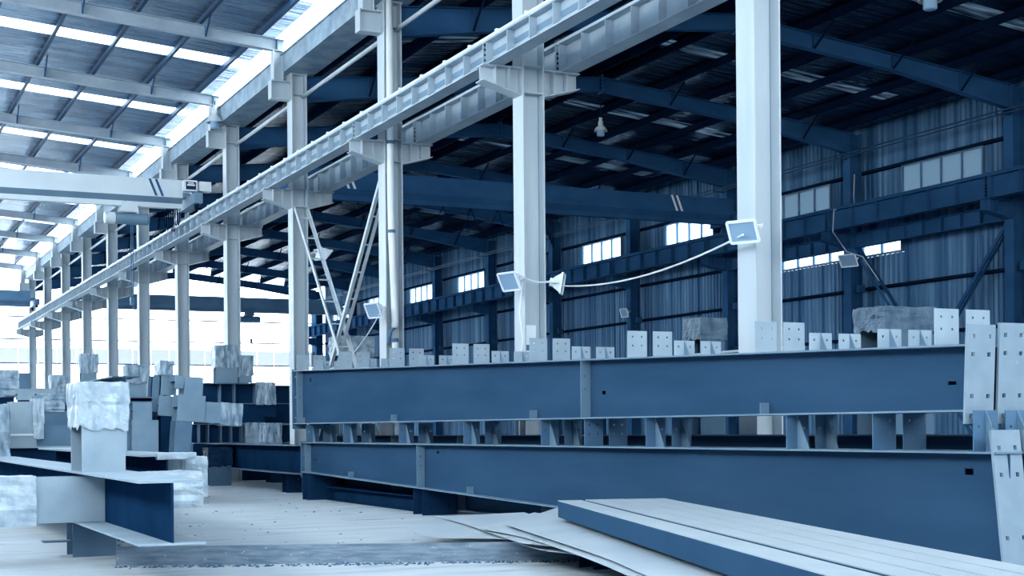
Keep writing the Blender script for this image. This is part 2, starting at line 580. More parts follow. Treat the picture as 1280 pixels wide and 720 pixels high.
lr = make_runway(9.05, 6.83, 0.36, 0.26, 'crane_runway_girder',
                 'pale striped crane runway girder on the left corbels of the column row', 'striped runway girder spans', 'runway_paint', True, COLY[0], -1)
rr = make_runway(10.29, 6.83, 0.46, 0.28, 'crane_runway_girder',
                 'plain pale crane runway girder on the right corbels of the column row', 'plain runway girder spans', 'runway_paint', False, COLY[0], -1)
for n in list(range(-1, 11)):
    if n == 0:
        continue
    fr_ = 'ending at the one-floodlight column' if n < 0 else 'starting at ' + FRAME[n]
    copy_thing(lr, (9.05, COLY[0] + 6 * n, 6.83), 'pale striped crane runway girder ' + fr_)
    copy_thing(rr, (10.29, COLY[0] + 6 * n, 6.83), 'plain pale crane runway girder ' + fr_)
lr['label'] = 'pale striped crane runway girder starting at ' + FRAME[0]
rr['label'] = 'plain pale crane runway girder starting at ' + FRAME[0]


def make_rail(x, z, label, ya, yb, clips, paint='runway_paint'):
    r = thing('crane_rail', label, 'crane rail', (x, ya, z))
    b = MB().box(x - .055, x + .055, ya, yb, z, z + .012).box(x - .012, x + .012, ya, yb, z + .012, z + .06)
    b.box(x - .03, x + .03, ya, yb, z + .06, z + .09)
    b.build('rail', paint, r)
    if clips:
        MB().tube([(x - .105, ya, z + .035), (x - .105, yb, z + .035)], 0.032, 10).build('power_conduit', 'white_paint', r, smooth=True)
        c0 = None
        y = ya + .5
        while y < yb:
            if c0 is None:
                c0 = MB().box(x - .15, x - .06, y - .03, y + .03, z, z + .075).build('conduit_clip', 'white_paint', r)
                yy = y
            else:
                c = c0.copy()
                COL.objects.link(c)
                c.location = (0, y - yy, 0)
            y += 1.0
    return r


make_rail(9.05, 7.19, 'pale crane rail with white conduit along the striped runway girders', 7.7, 79.4, True)
make_rail(10.29, 7.29, 'pale crane rail on the plain runway girders behind the column row', 7.7, 79.4, False)

# valley gutter and tie pipes, one length per bay
g = tag(MB().box(9.30, 9.33, 7.66, 13.66, 9.49, 9.90).box(9.30, 10.02, 7.66, 13.66, 9.47, 9.49).box(9.99, 10.02, 7.66, 13.66, 9.49, 9.90)
        .box(9.26, 9.30, 7.66, 13.66, 9.87, 9.90).build('valley_gutter', 'gutter_paint', origin=(9.66, 7.66, 9.47)),
        'painted steel valley gutter length running over the column tops', 'gutter', 'valley gutter lengths')
for k in range(1, 12):
    c = g.copy()
    COL.objects.link(c)
    c.location = (9.66, 7.66 + 6 * k, 9.47)
    c['label'] = 'painted steel valley gutter length starting over ' + FRAME[k - 1]
p = thing('tie_pipe', 'pale round tie pipe between the tops of two row columns', 'pipe', (9.82, 13.85, 8.98), 'tie pipes of the column row')
MB().tube([(9.78, 13.70, 8.98), (9.78, 19.62, 8.98)], 0.045, 10).build('pipe', 'pale_paint', p, smooth=True)
MB().box(9.70, 9.835, 13.67, 13.685, 8.90, 9.06).box(9.70, 9.835, 19.635, 19.65, 8.90, 9.06).build('end_lug', 'pale_paint', p)
for k in range(1, 11):
    copy_thing(p, (9.82, 13.85 + 6 * k, 8.98), 'pale round tie pipe leaving ' + FRAME[k])

# ------------------------------------------------------------------ left hall rafters and purlins
def make_left_rafter(y):
    r = thing('roof_rafter', 'pale tapered roof rafter of the left hall standing on column posts', 'rafter', (9.2, y, 9.96), 'left hall roof rafters')
    x0, x1 = 9.36, 1.2
    za = lambda x: 9.965 + (9.2 - x) * 0.075
    h = 0.27
    for nm, dz in (('bottom_flange', 0), ('top_flange', h - .015)):
        MB().prism([(x0, y - .10, za(x0) + dz), (x1, y - .10, za(x1) + dz), (x1, y - .10, za(x1) + dz + .015), (x0, y - .10, za(x0) + dz + .015)], (0, .20, 0)).build(nm, 'rafter_paint', r)
    MB().prism([(x0, y - .006, za(x0) + .015), (x1, y - .006, za(x1) + .015), (x1, y - .006, za(x1) + h - .015), (x0, y - .006, za(x0) + h - .015)], (0, .012, 0)).build('web', 'rafter_paint', r)
    for x in (9.18, 7.55, 4.9, 2.2):
        MB().box(x - .006, x + .006, y - .10, y - .006, za(x) + .015, za(x) + h - .015).build('stiffener', 'mid_paint', r)
        if x < 9:
            MB().bar((x, y - .09, za(x) + .02), (x, y - .62, za(x) + h + .16), .03, .03).build('fly_brace', 'dark_paint', r)
    return r


lr0 = make_left_rafter(COLY[0])
lr0['label'] = 'pale left hall roof rafter standing on ' + FRAME[0]
for n in range(1, 12):
    copy_thing(lr0, (9.2, COLY[n], 9.96), 'pale left hall roof rafter standing on ' + FRAME[n])


def z_purlin(x, ztop, ya, yb, label, group, paint, h=0.19, s=1):
    b = MB().box(x - .004, x + .004, ya, yb, ztop - h, ztop)
    b.box(min(x, x + s * .07), max(x, x + s * .07), ya, yb, ztop - .006, ztop)
    b.box(min(x, x - s * .07), max(x, x - s * .07), ya, yb, ztop - h, ztop - h + .006)
    b.box(x - s * .07 - .003, x - s * .07 + .003, ya, yb, ztop - h, ztop - h + .025)
    o = b.build('roof_purlin', paint, origin=(x, ya, ztop - h))
    return tag(o, label, 'purlin', group)


k = 0
for i in range(6):
    x = 8.84 - 1.36 * i
    z_purlin(x, left_roof(x), 7.0, YEND, 'dark purlin under the left hall foil, %s from the valley gutter' % ORD[i], 'left hall purlins', 'purlin_paint', h=.19)

# ------------------------------------------------------------------ right hall rafters, purlins
def make_right_rafter(y):
    r = thing('gable_rafter', 'blue steel gable rafter spanning the right hall from column row to wall', 'rafter', (XRIDGE, y, 9.8), 'right hall gable rafters')
    for s in (-1, 1):
        xe = XRIDGE + s * (7.72 if s < 0 else 7.72)
        xm = XRIDGE + s * 4.2
        xc = XRIDGE + s * 0.02
        top = [(xe, right_top(xe)), (xc, right_top(xc))]
        bot = [(xe, 8.87), (xm, right_top(xm) - 0.36), (xc, right_top(xc) - 0.35)]
        MB().prism([(xe, y - .006, bot[0][1]), (xm, y - .006, bot[1][1]), (xc, y - .006, bot[2][1]), (xc, y - .006, top[1][1]), (xe, y - .006, top[0][1])], (0, .012, 0)).build('web', 'dark_paint', r)
        MB().bar((xe, y, top[0][1] - .008), (xc, y, top[1][1] - .008), .2, .016).build('top_flange', 'dark_paint', r)
        b = MB()
        b.bar((xe, y, bot[0][1]), (xm, y, bot[1][1]), .2, .016)
        b.bar((xm, y, bot[1][1]), (xc, y, bot[2][1]), .2, .016)
        b.build('bottom_flange', 'dark_paint', r)
        for q in (2.0, 4.2, 6.2):
            x = XRIDGE + s * q
            zb = right_top(x) - 0.36 if q <= 4.2 else 8.87 + (right_top(xm) - .36 - 8.87) * (7.72 - q) / 3.52
            MB().box(x - .006, x + .006, y - .1, y - .006, zb, right_top(x) - .02).build('stiffener', 'dark_paint', r)
            MB().bar((x, y - .09, zb + .02), (x + s * .02, y - .75, right_top(x) + .12), .035, .035).build('fly_brace', 'navy_steel', r)
    pl = MB().box(XRIDGE - .02, XRIDGE + .02, y - .12, y + .12, 9.78, 10.26).build('splice_plate', 'dark_paint', r)
    b = MB()
    for z in (9.84, 9.93, 10.02, 10.11):
        for yy in (-.07, .07):
            b.tube([(XRIDGE - .05, y + yy, z), (XRIDGE + .05, y + yy, z)], .016, 6)
    b.build('bolt', 'navy_steel', pl)
    return r


rr0 = make_right_rafter(COLY[1])
rr0['label'] = 'blue right hall gable rafter meeting ' + FRAME[1]
for n in range(2, 12):
    copy_thing(rr0, (XRIDGE, COLY[n], 9.8), 'blue right hall gable rafter meeting ' + FRAME[n])
for s in (-1, 1):
    for i in range(6):
        x = XRIDGE + s * (0.35 + 1.42 * i)
        z_purlin(x, right_sheet(x), 12.0, YEND, 'dark right hall purlin on the %s slope, %s from the ridge' % ('wall' if s > 0 else 'column', ORD[i]), 'right hall purlins', 'navy_steel', h=.21, s=s)

# ------------------------------------------------------------------ right wall: columns, girts, runway, lower tie beams, lattice braces
def make_wall_column():
    y = COLY[0]
    c = thing('wall_column', 'dark steel column standing against the ribbed right wall', 'column', (XW, y, 0), 'columns of the right wall')
    D, B = .2, .15
    MB().box(XW - D, XW - D + .018, y - B, y + B, .02, 9.4).build('flange', 'dark_paint', c)
    MB().box(XW + D - .018, XW + D, y - B, y + B, .02, 9.4).build('flange', 'dark_paint', c)
    MB().box(XW - D + .018, XW + D - .018, y - .008, y + .008, .02, 9.4).build('web', 'dark_paint', c)
    MB().box(XW - .28, XW + .28, y - .25, y + .25, 0, .02).build('base_plate', 'dark_paint', c)
    xi, xo = XW - D, 24.42
    k = MB().prism([(xi, y - .008, 6.25), (xo, y - .008, 6.42), (xo, y - .008, 6.66), (xi, y - .008, 6.66)], (0, .016, 0)).build('corbel', 'dark_paint', c)
    MB().box(xo, xi, y - .14, y + .14, 6.66, 6.68).build('top_flange', 'dark_paint', k)
    MB().prism([(xi, y - .14, 6.235), (xo, y - .14, 6.405), (xo, y - .14, 6.42), (xi, y - .14, 6.25)], (0, .28, 0)).build('bottom_flange', 'dark_paint', k)
    for xs in (24.6, 24.85):
        MB().box(xs - .007, xs + .007, y - .13, y + .13, 6.4, 6.66).build('stiffener', 'dark_paint', k)
    for z in (3.76, 5.12):
        MB().box(XW - .03, XW + .18, y - .3, y - .16, z - .1, z + .1).build('girt_cleat', 'dark_paint', c)
    return c


wc0 = make_wall_column()
wc0['label'] = 'dark steel right wall column facing ' + FRAME[0]
for n in range(1, 12):
    copy_thing(wc0, (XW, COLY[n], 0), 'dark steel right wall column facing ' + FRAME[n])
wr0 = make_runway(24.72, 6.68, .54, .28, 'crane_runway_girder', 'dark crane runway girder with stiffeners along the right wall', 'wall runway girder spans', 'dark_paint', False, COLY[0], -1, 6)
for n in range(1, 11):
    copy_thing(wr0, (24.72, COLY[n], 6.68), 'dark wall runway girder starting opposite ' + FRAME[n])
make_rail(24.72, 7.22, 'dark crane rail on the runway girders along the right wall', 13.7, 79.4, False, 'dark_paint')
for z in (2.4, 3.76, 5.12, 6.35, 7.40, 8.32):
    if z == 6.35:
        spans = [(37.8, YEND)]
    else:
        spans = [(10.6, YEND)]
    for a, c in spans:
        tag(MB().box(25.73, 25.86, a, c, z - .04, z - .034).box(25.73, 25.736, a, c, z - .04, z + .04).box(25.73, 25.86, a, c, z + .034, z + .04)
            .build('wall_girt', 'navy_steel', origin=(25.8, a, z - .04)), 'dark horizontal girt on the right wall, ' + {2.4: 'lowest of six', 3.76: 'second from the floor', 5.12: 'third from the floor', 6.35: 'just under the wall runway', 7.40: 'at the window sills', 8.32: 'at the window heads'}[z], 'girt', 'right wall girts')
# lower tie beams in the two bays next to the braces
for n in (2, 3):
    a, c = COLY[n] + .16, COLY[n + 1] - .16
    t = thing('tie_beam', ['', '', 'dark tie beam above the lattice braces of the right wall', 'dark tie beam above the bright low window strip of the right wall'][n], 'beam', (25.4, a, 6.23))
    MB().box(25.28, 25.52, a, c, 6.23, 6.25).build('bottom_flange', 'dark_paint', t)
    MB().box(25.28, 25.52, a, c, 6.60, 6.62).build('top_flange', 'dark_paint', t)
    MB().box(25.395, 25.405, a, c, 6.25, 6.60).build('web', 'dark_paint', t)
    for i in range(9):
        y = a + .1 + (c - a - .2) * i / 8
        MB().box(25.29, 25.395, y - .006, y + .006, 6.25, 6.60).build('stiffener', 'dark_paint', t)
# eave conduit pair along the wall
for dz in (0, .09):
    e = thing('eave_pipe', 'thin dark pipe on brackets under the right eave, %s of the pair' % ('lower' if dz == 0 else 'upper'), 'pipe', (25.15, 13.8, 8.73 + dz))
    MB().tube([(25.15, 13.8, 8.73 + dz), (25.15, 79.4, 8.73 + dz)], .022, 6).build('pipe', 'purlin_paint', e)
    if dz == 0:
        for n in range(1, 12):
            MB().box(24.9, 25.3, COLY[n] - .02, COLY[n] + .02, 8.68, 8.71).box(24.9, 24.94, COLY[n] - .02, COLY[n] + .02, 8.71, 8.9).build('bracket', 'purlin_paint', e)


def lattice(label, x, p, q, half, paint, group=None, nb=12):
    """lattice brace: two rails side by side in X joined by battens; p, q are (y, z)"""
    t = thing('lattice_brace', label, 'brace', (x, p[0], min(p[1], q[1])), group)
    for s in (-1, 1):
        xx = x + s * half
        b = MB()
        b.bar((xx, p[0], p[1]), (xx, q[0], q[1]), .012, .09, up=(0, 0, 1))
        b.bar((xx - s * .03, p[0], p[1] - .045), (xx - s * .03, q[0], q[1] - .045), .06, .01, up=(0, 0, 1))
        b.build('rail', paint, t)
    for i in range(nb):
        f = (i + .5) / nb
        y, z = p[0] + (q[0] - p[0]) * f, p[1] + (q[1] - p[1]) * f
        MB().box(x - half, x + half, y - .02, y + .02, z - .02, z + .01).build('batten', paint, t)
    return t


lattice('dark lattice brace leaning from the wall column that carries a floodlight', 25.38, (31.36, 6.2), (26.0, .12), .13, 'dark_paint')
lattice('dark lattice brace rising away from the wall column with the floodlight', 25.60, (25.96, 6.2), (31.3, .12), .085, 'dark_paint')
lattice('pale lattice brace descending from the corbel beside the stack end', XR - .0, (31.4, 6.4), (26.0, .3), .16, 'pale_paint')
lattice('pale lattice brace descending from the column with the downpipe', XR + .0, (25.9, 6.3), (31.4, .3), .09, 'pale_paint')
# ------------------------------------------------------------------ overhead cranes
def crane(label, y, xa, xb, z, paint, light, stripes, hoist_x=None, drop=2.2, hz=0.0, group=None):
    """single girder crane; z is the girder underside, xa..xb its length"""
    c = thing('overhead_crane', label, 'crane', ((xa + xb) / 2, y, z), group)
    gd = MB().box(xa, xb, y - .2, y + .2, z + .28, z + .76).build('girder_box', light, c)
    MB().prism([(xa, y - .2, z + .28), (xa, y - .07, z + .13), (xa, y + .07, z + .13), (xa, y + .2, z + .28)], (xb - xa, 0, 0)).build('girder_taper', paint, c)
    MB().box(xa, xb, y - .11, y + .11, z, z + .13).build('girder_rail', light, c)
    for xs in stripes:
        for d in (0, .17):
            MB().prism([(xs + d, y - .206, z + .75), (xs + d + .07, y - .206, z + .75), (xs + d + .25, y - .206, z + .30), (xs + d + .18, y - .206, z + .30)], (0, .005, 0)).build('warning_stripe', 'white_paint' if light == 'dark_paint' else 'dark_paint', gd)
    for xe, s in ((xb + .22, 1), (xa - .22, -1)):
        e = MB().box(xe - .11, xe + .11, y - 1.1, y + 1.1, z + .03, z + .30).build('end_carriage', paint, c)
        for yy in (-.85, .85):
            MB().tube([(xe - .04, y + yy, z + .0), (xe + .04, y + yy, z + .0)], .11, 14).build('wheel', 'navy_steel', e)
        MB().box(min(xe, xe - s * .5), max(xe, xe - s * .5), y - .18, y + .18, z + .30, z + .42).build('connection_plate', paint, c)
    if hoist_x is not None:
        h = thing('electric_hoist', 'electric hoist with round drum hanging under the %s' % label.split(',')[0], 'hoist', (hoist_x, y, z - .6 + hz))
        zz = z - .33
        MB().tube([(hoist_x - .58, y, zz), (hoist_x - .56, y, zz), (hoist_x - .30, y, zz)], [.12, .16, .16], 16).build('motor', light if light != 'dark_paint' else paint, h, smooth=False)
        MB().tube([(hoist_x - .28, y, zz), (hoist_x + .52, y, zz)], .155, 18).build('drum', paint, h, smooth=False)
        MB().tube([(hoist_x + .52, y, zz), (hoist_x + .60, y, zz)], [.165, .13], 18).build('drum_cap', paint, h)
        MB().prism([(hoist_x - .22, y - .2, z - .17), (hoist_x + .30, y - .2, z - .17), (hoist_x + .22, y - .2, z + .1), (hoist_x - .1, y - .2, z + .1)], (0, .08, 0)).build('trolley_plate', light, h)
        MB().prism([(hoist_x - .22, y + .12, z - .17), (hoist_x + .30, y + .12, z - .17), (hoist_x + .22, y + .12, z + .1), (hoist_x - .1, y + .12, z + .1)], (0, .08, 0)).build('trolley_plate', light, h)
        for q in (-.05, .18):
            MB().tube([(hoist_x + q, y - .13, z + .05), (hoist_x + q, y - .11, z + .05)], .07, 12).build('trolley_wheel', 'navy_steel', h)
        xh = hoist_x + .12
        MB().tube([(xh, y, zz - .1), (xh, y, zz - drop)], .012, 5).build('hoist_rope', 'mid_paint', h)
        MB().tube([(xh + .05, y, zz - .1), (xh + .05, y, zz - drop)], .012, 5).build('hoist_rope', 'mid_paint', h)
        b = MB().box(xh - .03, xh + .08, y - .05, y + .05, zz - drop - .2, zz - drop)
        b.tube([(xh + .025, y, zz - drop - .2)] + [(xh + .025 + .07 * math.sin(a), y, zz - drop - .32 + .09 * math.cos(a)) for a in (0, .8, 1.6, 2.4, 3.2, 4.0)], .016, 6)
        b.build('hook_block', 'mid_paint', h)
    return c


crane('pale overhead crane of the left hall, striped near its control cabinet', 39.0, -6.0, 8.62, 7.385, 'stripe_paint', 'crane_paint', [7.70], 7.15, 2.1)
crane('dark overhead crane of the right hall, girder striped near both ends', 36.0, 10.7, 24.30, 7.40, 'dark_paint', 'dark_paint', [12.1, 22.2])
crane('distant crane of the right hall, in front of the bright end wall', 72.0, 10.7, 24.30, 7.40, 'mid_paint', 'mid_paint', [], 19.3, 1.0)
crane('distant crane of the left hall, in front of the bright end wall', 72.0, -6.0, 8.62, 7.385, 'mid_paint', 'mid_paint', [])

cb = thing('control_cabinet', 'white control cabinet with open display on the left crane end', 'cabinet', (8.76, 38.6, 7.815))
MB().box(8.58, 8.94, 38.45, 38.75, 7.815, 8.10).build('body', 'white_paint', cb)
MB().box(8.63, 8.90, 38.443, 38.449, 7.85, 8.06).build('display', 'black_rubber', cb)
MB().box(8.66, 8.87, 38.437, 38.443, 7.95, 7.99).build('terminal_strip', 'white_paint', cb)
MB().box(8.68, 8.84, 38.437, 38.443, 8.01, 8.035).build('terminal_strip', 'white_paint', cb)
cb = thing('switch_box', 'small white switch box next to the left crane control cabinet', 'box', (9.16, 38.6, 7.685))
MB().box(9.0, 9.32, 38.47, 38.72, 7.83, 8.09).build('body', 'white_paint', cb)
MB().box(8.97, 9.0, 38.5, 38.7, 7.85, 8.07).build('hinge_strip', 'pale_paint', cb)
MB().box(8.82, 8.9, 38.55, 38.63, 7.685, 7.815).box(8.82, 9.1, 38.6, 38.66, 7.79, 7.83).build('stand', 'mid_paint', cb)
mt = thing('drive_motor', 'crane travel motor on the left crane end carriage', 'motor', (9.1, 39.8, 7.69))
MB().tube([(8.78, 39.8, 7.84), (9.05, 39.8, 7.84)], .11, 14).build('motor_body', 'pale_paint', mt)
MB().box(9.05, 9.3, 39.65, 39.95, 7.685, 8.0).build('gearbox', 'white_paint', mt)


def festoon(label, pts_list, r, paint, name='festoon_cable'):
    for i, pts in enumerate(pts_list):
        o = MB().tube(pts, r, 5).build(name, paint, origin=pts[0])
        tag(o, label, 'cable', label)


def sagline(a, b, sag, n=10):
    a, b = Vector(a), Vector(b)
    return [tuple(a.lerp(b, i / n) - Vector((0, 0, 4 * sag * (i / n) * (1 - i / n)))) for i in range(n + 1)]


random.seed(3)
lo = []
for i in range(7):
    x = 8.14 + i * .055
    lo.append(sagline((x, 38.97 - .012 * i, 7.388), (x + .09, 38.96 - .012 * i, 7.388), .45 + .3 * random.random(), 12))
festoon('dark festoon cable loop bunched under the left crane girder', lo, .012, 'navy_steel')
lo = []
for i in range(6):
    x = 12.6 + i * .82
    lo.append(sagline((x, 35.95, 7.402), (x + .80, 35.95, 7.402), .45 + .25 * random.random(), 12))
festoon('dark festoon cable loop sagging under the right crane girder', lo, .014, 'navy_steel')
lo = [sagline((18.12 + i * .06, 35.95, 7.402), (18.2 + i * .06, 35.93, 7.402), .5 + .12 * i, 12) for i in range(5)]
festoon('gathered festoon cable hanging beside the two-lamp column', lo, .014, 'navy_steel')

# ------------------------------------------------------------------ lamps
def floodlight(label, loc, face, w=.36, h=.26, d=.14, cable=None, group=None):
    """loc is the fixing point on the steel, face the direction the glass looks"""
    t = thing('floodlight', label, 'floodlight', loc, group)
    f = Vector(face).normalized()
    s = f.cross(Vector((0, 0, 1))).normalized()
    u = s.cross(f).normalized()
    c = Vector(loc) + f * .22
    q = lambda w_, h_, o: [c - s * w_ / 2 - u * h_ / 2 + f * o, c + s * w_ / 2 - u * h_ / 2 + f * o, c + s * w_ / 2 + u * h_ / 2 + f * o, c - s * w_ / 2 + u * h_ / 2 + f * o]
    MB().hexa(q(w * .45, h * .5, -d * .7), q(w, h, d * .2)).build('housing', 'lamp_white', t)
    b = MB()
    for a, e in (((-1, -1), (1, -1)), ((1, -1), (1, 1)), ((1, 1), (-1, 1)), ((-1, 1), (-1, -1))):
        b.bar(c + s * a[0] * w / 2 + u * a[1] * h / 2 + f * d * .24, c + s * e[0] * w / 2 + u * e[1] * h / 2 + f * d * .24, .025, .03, up=f)
    b.build('rim', 'lamp_white', t)
    MB().hexa(q(w * .92, h * .92, d * .2), q(w * .92, h * .92, d * .24)).build('glass', 'lamp_glass', t)
    b = MB().bar(Vector(loc), c - f * d * .5, .04, .02)
    b.bar(c - s * w * .5 - f * .02, c - s * w * .5 - f * .14, .02, .03).bar(c + s * w * .5 - f * .02, c + s * w * .5 - f * .14, .02, .03)
    b.bar(c - s * w * .5 - f * .14, c + s * w * .5 - f * .14, .03, .02)
    b.build('bracket', 'white_paint', t)
    cb_ = c - f * (d * .7 + .03)
    MB().hexa([cb_ + s * a_ * .05 + u * b2 * .06 - f * .03 for a_, b2 in ((-1, -1), (1, -1), (1, 1), (-1, 1))], [cb_ + s * a_ * .05 + u * b2 * .06 + f * .03 for a_, b2 in ((-1, -1), (1, -1), (1, 1), (-1, 1))]).build('ballast_box', 'lamp_white', t)
    return t


floodlight('white floodlight on the bare thick column above the end plates', (9.44, 13.50, 3.66), (-.80, -.45, -.50), .34, .25)
floodlight('white floodlight tilted down on the left of the column with the notice', (9.44, 19.55, 3.68), (-.85, -.25, -.45), .38, .28)
floodlight('white floodlight turned to the right hall on the column with the notice', (9.88, 19.55, 3.60), (.75, -.5, -.15), .34, .30)
floodlight('white floodlight on the left of the column with the downpipe', (9.44, 25.55, 3.70), (-.85, -.3, -.4), .38, .28)
floodlight('dark rimmed floodlight on the right wall column beside a lattice brace', (25.25, 31.4, 6.0), (-.7, -.3, -.5), .5, .36)
floodlight('small floodlight low on a right wall column between two girts', (25.26, 43.55, 5.45), (-.85, -.2, -.3), .34, .3)
floodlight('floodlight hanging from the lattice brace under the corbel', (9.98, 31.2, 5.52), (.6, .3, -.7), .36, .3)

tag(MB().tube(sagline((10.05, 19.35, 3.52), (9.22, 13.35, 3.50), .17, 16), .012, 6).build('light_cable', 'white_paint', origin=(10.05, 19.35, 3.5)),
    'white cable strung between the floodlights of two neighbouring columns', 'cable')
tag(MB().tube(sagline((9.46, 19.5, 3.64), (9.9, 19.35, 3.58), .04, 8), .010, 5).build('light_cable', 'white_paint', origin=(9.46, 19.5, 3.6)),
    'short white cable joining the two floodlights of one column', 'cable')
tag(MB().tube(sagline((9.30, 25.3, 3.55), (9.50, 30.9, 2.9), .55, 16), .012, 6).build('light_cable', 'white_paint', origin=(9.3, 25.3, 3.5)),
    'white cable sagging from the downpipe column toward the stack end', 'cable')
tag(MB().tube([(9.40, 19.40, 3.55), (9.36, 19.42, 3.1), (9.41, 19.40, 2.7), (9.34, 19.42, 2.2), (9.35, 19.45, 0.0)], .012, 5).build('hanging_cable', 'white_paint', origin=(9.38, 19.4, 0)),
    'pale cable hanging down the left edge of the column with the notice', 'cable')
tag(MB().tube([(25.2, 31.2, 8.2), (25.17, 31.2, 7.6), (25.2, 31.2, 7.28), (24.5, 31.2, 7.2), (24.45, 31.2, 6.6), (25.0, 31.3, 6.1), (25.05, 30.7, 5.9), (25.1, 30.1, 5.2)], .014, 5)
    .build('hanging_cable', 'pale_paint', origin=(25.2, 31.2, 5.2)), 'pale cable looping down the right wall column with the floodlight', 'cable')


def high_bay(label, x, y, ztop, drop, s=1.0, rod='navy_steel'):
    t = thing('high_bay_lamp', label, 'lamp', (x, y, ztop - drop - .62 * s))
    MB().tube([(x, y, ztop), (x, y, ztop - drop)], .014, 6).build('hanging_rod', rod, t)
    z = ztop - drop
    MB().tube([(x, y, z), (x, y, z - .12 * s), (x, y, z - .13 * s), (x, y, z - .26 * s)], [.055 * s, .055 * s, .085 * s, .085 * s], 14).build('gear_housing', 'pale_paint', t)
    MB().tube([(x, y, z - .26 * s), (x, y, z - .30 * s), (x, y, z - .36 * s), (x, y, z - .44 * s), (x, y, z - .46 * s)], [.07 * s, .13 * s, .19 * s, .22 * s, .225 * s], 20, cap=False).build('shade', 'pale_paint', t, smooth=True)
    MB().tube([(x, y, z - .40 * s), (x, y, z - .46 * s), (x, y, z - .60 * s), (x, y, z - .62 * s)], [.12 * s, .13 * s, .13 * s, .10 * s], 16).build('glass_cover', 'lamp_glass', t)
    return t


high_bay('high bay lamp hanging beside the left hall rafter post', 9.16, 37.35, 10.04, .12, 1.0)
high_bay('high bay lamp hanging from a rod under the right hall ridge', XRIDGE, 31.66, 9.78, .60, .75)
high_bay('round high bay lamp over the wall column with the floodlight', XRIDGE, 19.66, 9.78, .50, .95)
bpy.data.objects['high_bay_lamp.002']['label'] = 'round high bay lamp over the wall column with the floodlight'

# downpipe on the third column
dp = thing('downpipe', 'thick white downpipe clamped to a column face', 'pipe', (9.58, 25.42, 0))
MB().tube([(9.57, 25.42, 9.46), (9.57, 25.42, 6.2), (9.58, 25.42, 5.1), (9.64, 25.42, 3.45), (9.64, 25.42, 3.28)], .066, 14).build('upper_pipe', 'white_paint', dp, smooth=True)
MB().tube([(9.63, 25.40, 3.0), (9.63, 25.40, 0.0)], .06, 14).build('lower_pipe', 'white_paint', dp, smooth=True)
MB().tube([(9.64, 25.42, 3.30), (9.56, 25.44, 3.22), (9.54, 25.46, 3.1), (9.52, 25.46, 2.96)], .035, 8).build('bend', 'mid_paint', dp, smooth=True)
for z in (6.78, 5.1, 3.05):
    MB().tube([(9.575 if z > 4 else 9.63, 25.41, z - .03), (9.575 if z > 4 else 9.63, 25.41, z + .03)], .075, 14).build('clamp', 'mid_paint', dp)

nb = thing('notice_board', 'white notice with a blue band stuck on the two-lamp column', 'sign', (9.60, 19.64, 2.45))
MB().box(9.49, 9.74, 19.632, 19.650, 2.63, 2.93).build('upper_sheet', 'lamp_white', nb)
MB().box(9.49, 9.74, 19.634, 19.650, 2.54, 2.63).build('blue_band', 'mid_paint', nb)
MB().box(9.49, 9.74, 19.632, 19.650, 2.45, 2.54).build('lower_sheet', 'lamp_white', nb)

# ------------------------------------------------------------------ stacked tapered roof beams beside the column row
TY = [9.3, 11.88, 14.42, 17.0, 19.6, 22.25, 24.9, 27.5]
SY = [10.02, 11.0, 13.4, 15.8, 18.2, 20.95, 23.6, 26.2]


def lerp(a, b, t):
    return a + (b - a) * t


def hole_plate(x0, x1, y, t, z0, z1, hx, hz, hs=.011):
    """upright plate facing along Y with square bolt holes at hx by hz"""
    us = sorted([x0, x1] + [v for h in hx for v in (h - hs, h + hs)])
    ws = sorted([z0, z1] + [v for h in hz for v in (h - hs, h + hs)])
    holes = [(1 + 2 * i, 1 + 2 * j) for i in range(len(hx)) for j in range(len(hz))]
    return MB().plate(us, ws, holes, lambda u, w, s: (u, y + s * t, w))


